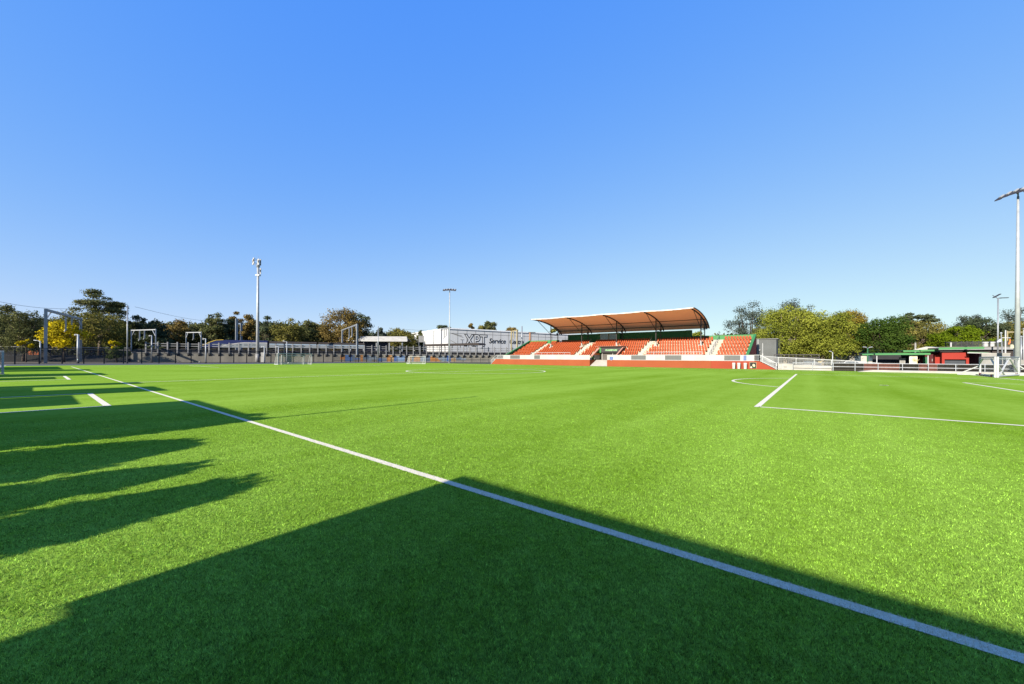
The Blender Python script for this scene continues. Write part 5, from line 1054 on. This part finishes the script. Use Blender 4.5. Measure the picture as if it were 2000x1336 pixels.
def frame_goal(label, p0, p1, stay, h, braces, net):
    a = Vector((*p0, 0)); b = Vector((*p1, 0)); H = Vector((0, 0, h)); g0 = Vector((0, 0, .12)); W = M['white_metal']; e = (b-a).normalized(); k = Vector((*stay, 0))
    t = thing('wheeled_goal', label, 'goal', (a+b)/2, 'wheeled goals by the floodlight')
    for q in (a, b): obj('post', MB().tube(q, q+H, .09, .09, 12), W, t)
    obj('crossbar', MB().tube(a+H+Vector((0, 0, .004)), b+H+Vector((0, 0, .004)), .07), M['galv'], t); obj('top_tube', MB().tube(a+H*.91, b+H*.91, .055), W, t); obj('base_bar', MB().tube(a+g0, b+g0, .1, .1, 10), W, t)
    for (f0, z0, f1, z1) in braces: obj('brace', MB().tube(a+(b-a)*f0+H*z0, a+(b-a)*f1+H*z1, .075, .075, 10), W, t)
    for q, s_ in ((b, 1),): obj('ground_stay', MB().bar(q+H*.55, q+k*s_+Vector((0, 0, .06)), .11), W, t); obj('foot_bar', MB().bar(q+g0*.6, q+k*s_+g0*.6, .1), W, t)
    n = MB(); o = k.normalized()*.12; n.quad(a+o+g0, b+o+g0, b+o+H*.9, a+o+H*.9); obj('net', n, M[net], t)
    for q in (a+e*.9, b-e*.5): w_ = Vector((e.y, -e.x, 0)); obj('wheel', MB().tube(q-w_*.16+Vector((0, 0, .15)), q+w_*.02+Vector((0, 0, .15)), .15, .15, 12), M['maroon'], t)
frame_goal('white wheeled goal at left of the pair, side on to the concrete path', (50.45, 59.1), (51.0, 66.2), (-1.6, .9), 2.12, ((.99, .72, .80, .92), (.25, .92, .02, .6)), 'net')
frame_goal('white wheeled goal at right of the pair, with crossed braces before the floodlight', (50.62, 59.1), (54.2, 67.6), (1.3, .5), 2.14, ((.06, .08, .50, .92), (.55, .92, .93, .25), (.02, .55, .33, .06)), 'net')
for u, v, D, lb in ((390, 709, 100, 'white football by the black fence at the nose of the train'), (563.5, 712.5, 93, 'white football inside the large far goal')):
    p = P(u, v, D); q = thing('football', lb, 'ball', (p.x, p.y, 0)); obj('ball_skin', MB().ball((p.x, p.y, .2), .2, 14, 10), M['white'], q, True)

# ------------------------------------------------------------------ what stands behind the camera and throws its shade on the pitch
TE = math.tan(R(SUN_EL))
def clubhouse(name, label, x0, x1, ytip, yf=-9.0, depth=6.0, wm='concrete', bits=()):
    h = (ytip-yf)*TE; t = thing(name, label, 'building', ((x0+x1)/2, yf, 0)); x0 -= .02*(ytip-yf); x1 -= .02*(ytip-yf)
    obj('wall', MB().b2((x0+.12, yf-depth, -.02), (x1-.12, yf-.12, h-.22)), M[wm], t); obj('roof', MB().b2((x0, yf-depth-.1, h-.215), (x1, yf, h)), M['roofgrey'], t)
    n = max(1, int((x1-x0)/3.2)); wd = (x1-x0)/n
    for k in range(n):
        c = x0+wd*(k+.5); zt = min(2.1, h-.5)
        if k == n//2: d = obj('door', MB().b2((c-.5, yf-.119, 0), (c+.5, yf-.07, zt)), M['green_dark'], t); obj('handle', MB().box((c+.38, yf-.05, 1.0), (.05, .06, .16)), M['galv'], d)
        else: w_ = obj('window', MB().b2((c-.6, yf-.119, 1.0), (c+.6, yf-.09, zt)), M['glass'], t); obj('window_frame', MB().b2((c-.68, yf-.118, .92), (c+.68, yf-.06, .99)).b2((c-.68, yf-.118, zt+.01), (c+.68, yf-.06, zt+.08)), M['white'], w_)
    if name == 'clubhouse' and x0 > 25: obj('shadow_step_plate', MB().b2((x0-.17, yf-.25, h-1.72), (x0+.14, yf+.002, h+.002)), M['concrete_pale'], t)  # unseen plate shaped to throw the step in the clubhouse shadow
    for bx, w2, y2 in bits: hh = (y2-yf+.5)*TE; obj('roof_post', MB().b2((bx-w2/2, yf-.8, h-.01), (bx+w2/2, yf-.5, hh)), M['galv'], t)  # unseen thin post, read from the spike in the shadow edge
clubhouse('clubhouse', 'large flat roofed clubhouse behind the camera whose shade fills the near corner', 31.62, 66, .38, bits=((32.6, .10, .25),))
clubhouse('clubhouse', 'plain flat roofed club room behind the tree shadows', 15.9, 21.9, .45)
clubhouse('storage_shed', 'low flat roofed store throwing the short square shadow', 9.6, 14.6, -2.6)
clubhouse('storage_shed', 'narrow flat roofed store throwing the long square shadow across the touchline', 5.2, 9.45, .7)
clubhouse('storage_shed', 'slender store throwing the thin shadow over the halfway line', -.4, 1.85, .75)
clubhouse('storage_shed', 'low store throwing the short shadow beside the far white box', -13.2, -9.2, -2.6)
clubhouse('storage_shed', 'store throwing the square shadow in front of the portable goal', -22.0, -15.6, .65)
clubhouse('storage_shed', 'store throwing the farthest square shadow near the corner', -38.0, -31.9, .75)
clubhouse('storage_shed', 'low wide store behind the portable goal at far left', -58, -39, -1.3)
clubhouse('storage_shed', 'low lean to store joined to the club room', 1.9, 5.18, -3.7)
def cypress(label, x, ytip, w_, yb=-8.6, seed=0, nl=2600):
    rng = np.random.default_rng(900+seed); h = (ytip-yb)*TE; x -= .02*(ytip-yb); t = thing('garden_shrub', label, 'shrub', (x, yb, 0), 'shrubs behind the camera')
    zz = rng.random(nl)**.8; a = rng.random(nl)*2*np.pi; prof = w_/2*np.clip(np.minimum(1.0, (1-zz)*2.2+.5), 0, 1); rr = np.sqrt(rng.random(nl))*prof*(1+.05*np.sin(zz*13+seed)+.07*np.sin(zz*31+a*3+seed*2))+.035*np.abs(rng.normal(size=nl))
    pos = np.stack([x+rr*np.cos(a), yb+rr*np.sin(a), zz*h], 1)+rng.normal(size=(nl, 3))*.04
    nrm = rng.normal(size=(nl, 3)); nrm /= np.linalg.norm(nrm, axis=1, keepdims=True); e = np.cross(nrm, rng.normal(size=(nl, 3))); e /= np.linalg.norm(e, axis=1, keepdims=True); f = np.cross(nrm, e); s = rng.uniform(.12, .30, nl)[:, None]
    m = MB(); V = np.stack([pos-e*s*.5, pos-f*s*.25, pos+e*s*.5, pos+f*s*.25], 1).reshape(-1, 3); m.v = [tuple(v) for v in V]; m.f = [(4*i, 4*i+1, 4*i+2, 4*i+3) for i in range(nl)]
    obj('crown', m, M['green_dark'], t); obj('trunk', MB().tube((x, yb, -.05), (x, yb, h*.8), .1, .03), M['bark'], t)
cypress('upright shrub casting the nearest leafy shadow, widest of the row', 29.3, -2.12, 1.42, seed=1, nl=4200); cypress('upright shrub casting the second leafy shadow', 27.72, -2.25, 1.34, seed=2, nl=3600)
cypress('broad bushy shrub casting the broken leafy shadow next to the club room', 25.45, -2.1, 2.62, seed=4, nl=9000)
cypress('shrub against the club room corner, rough topped', 23.0, .15, 1.5, seed=6, nl=4200); cypress('shrub before the club room, ragged shade past its corner', 22.2, .55, 1.0, seed=7, nl=3000)
def rear_pole():
    yb = -7.4; h = (8.8-yb)*TE; x = 23.56-.02*(8.8-yb)-.1; t = thing('floodlight_pole', 'slim pole behind the camera that throws the long thin shadow', 'pole', (x, yb, 0)); obj('pole', MB().tube((x, yb, 0), (x, yb, h), .075, .05), M['galv'], t); obj('cap', MB().ball((x, yb, h), .09), M['galv'], t)
rear_pole()
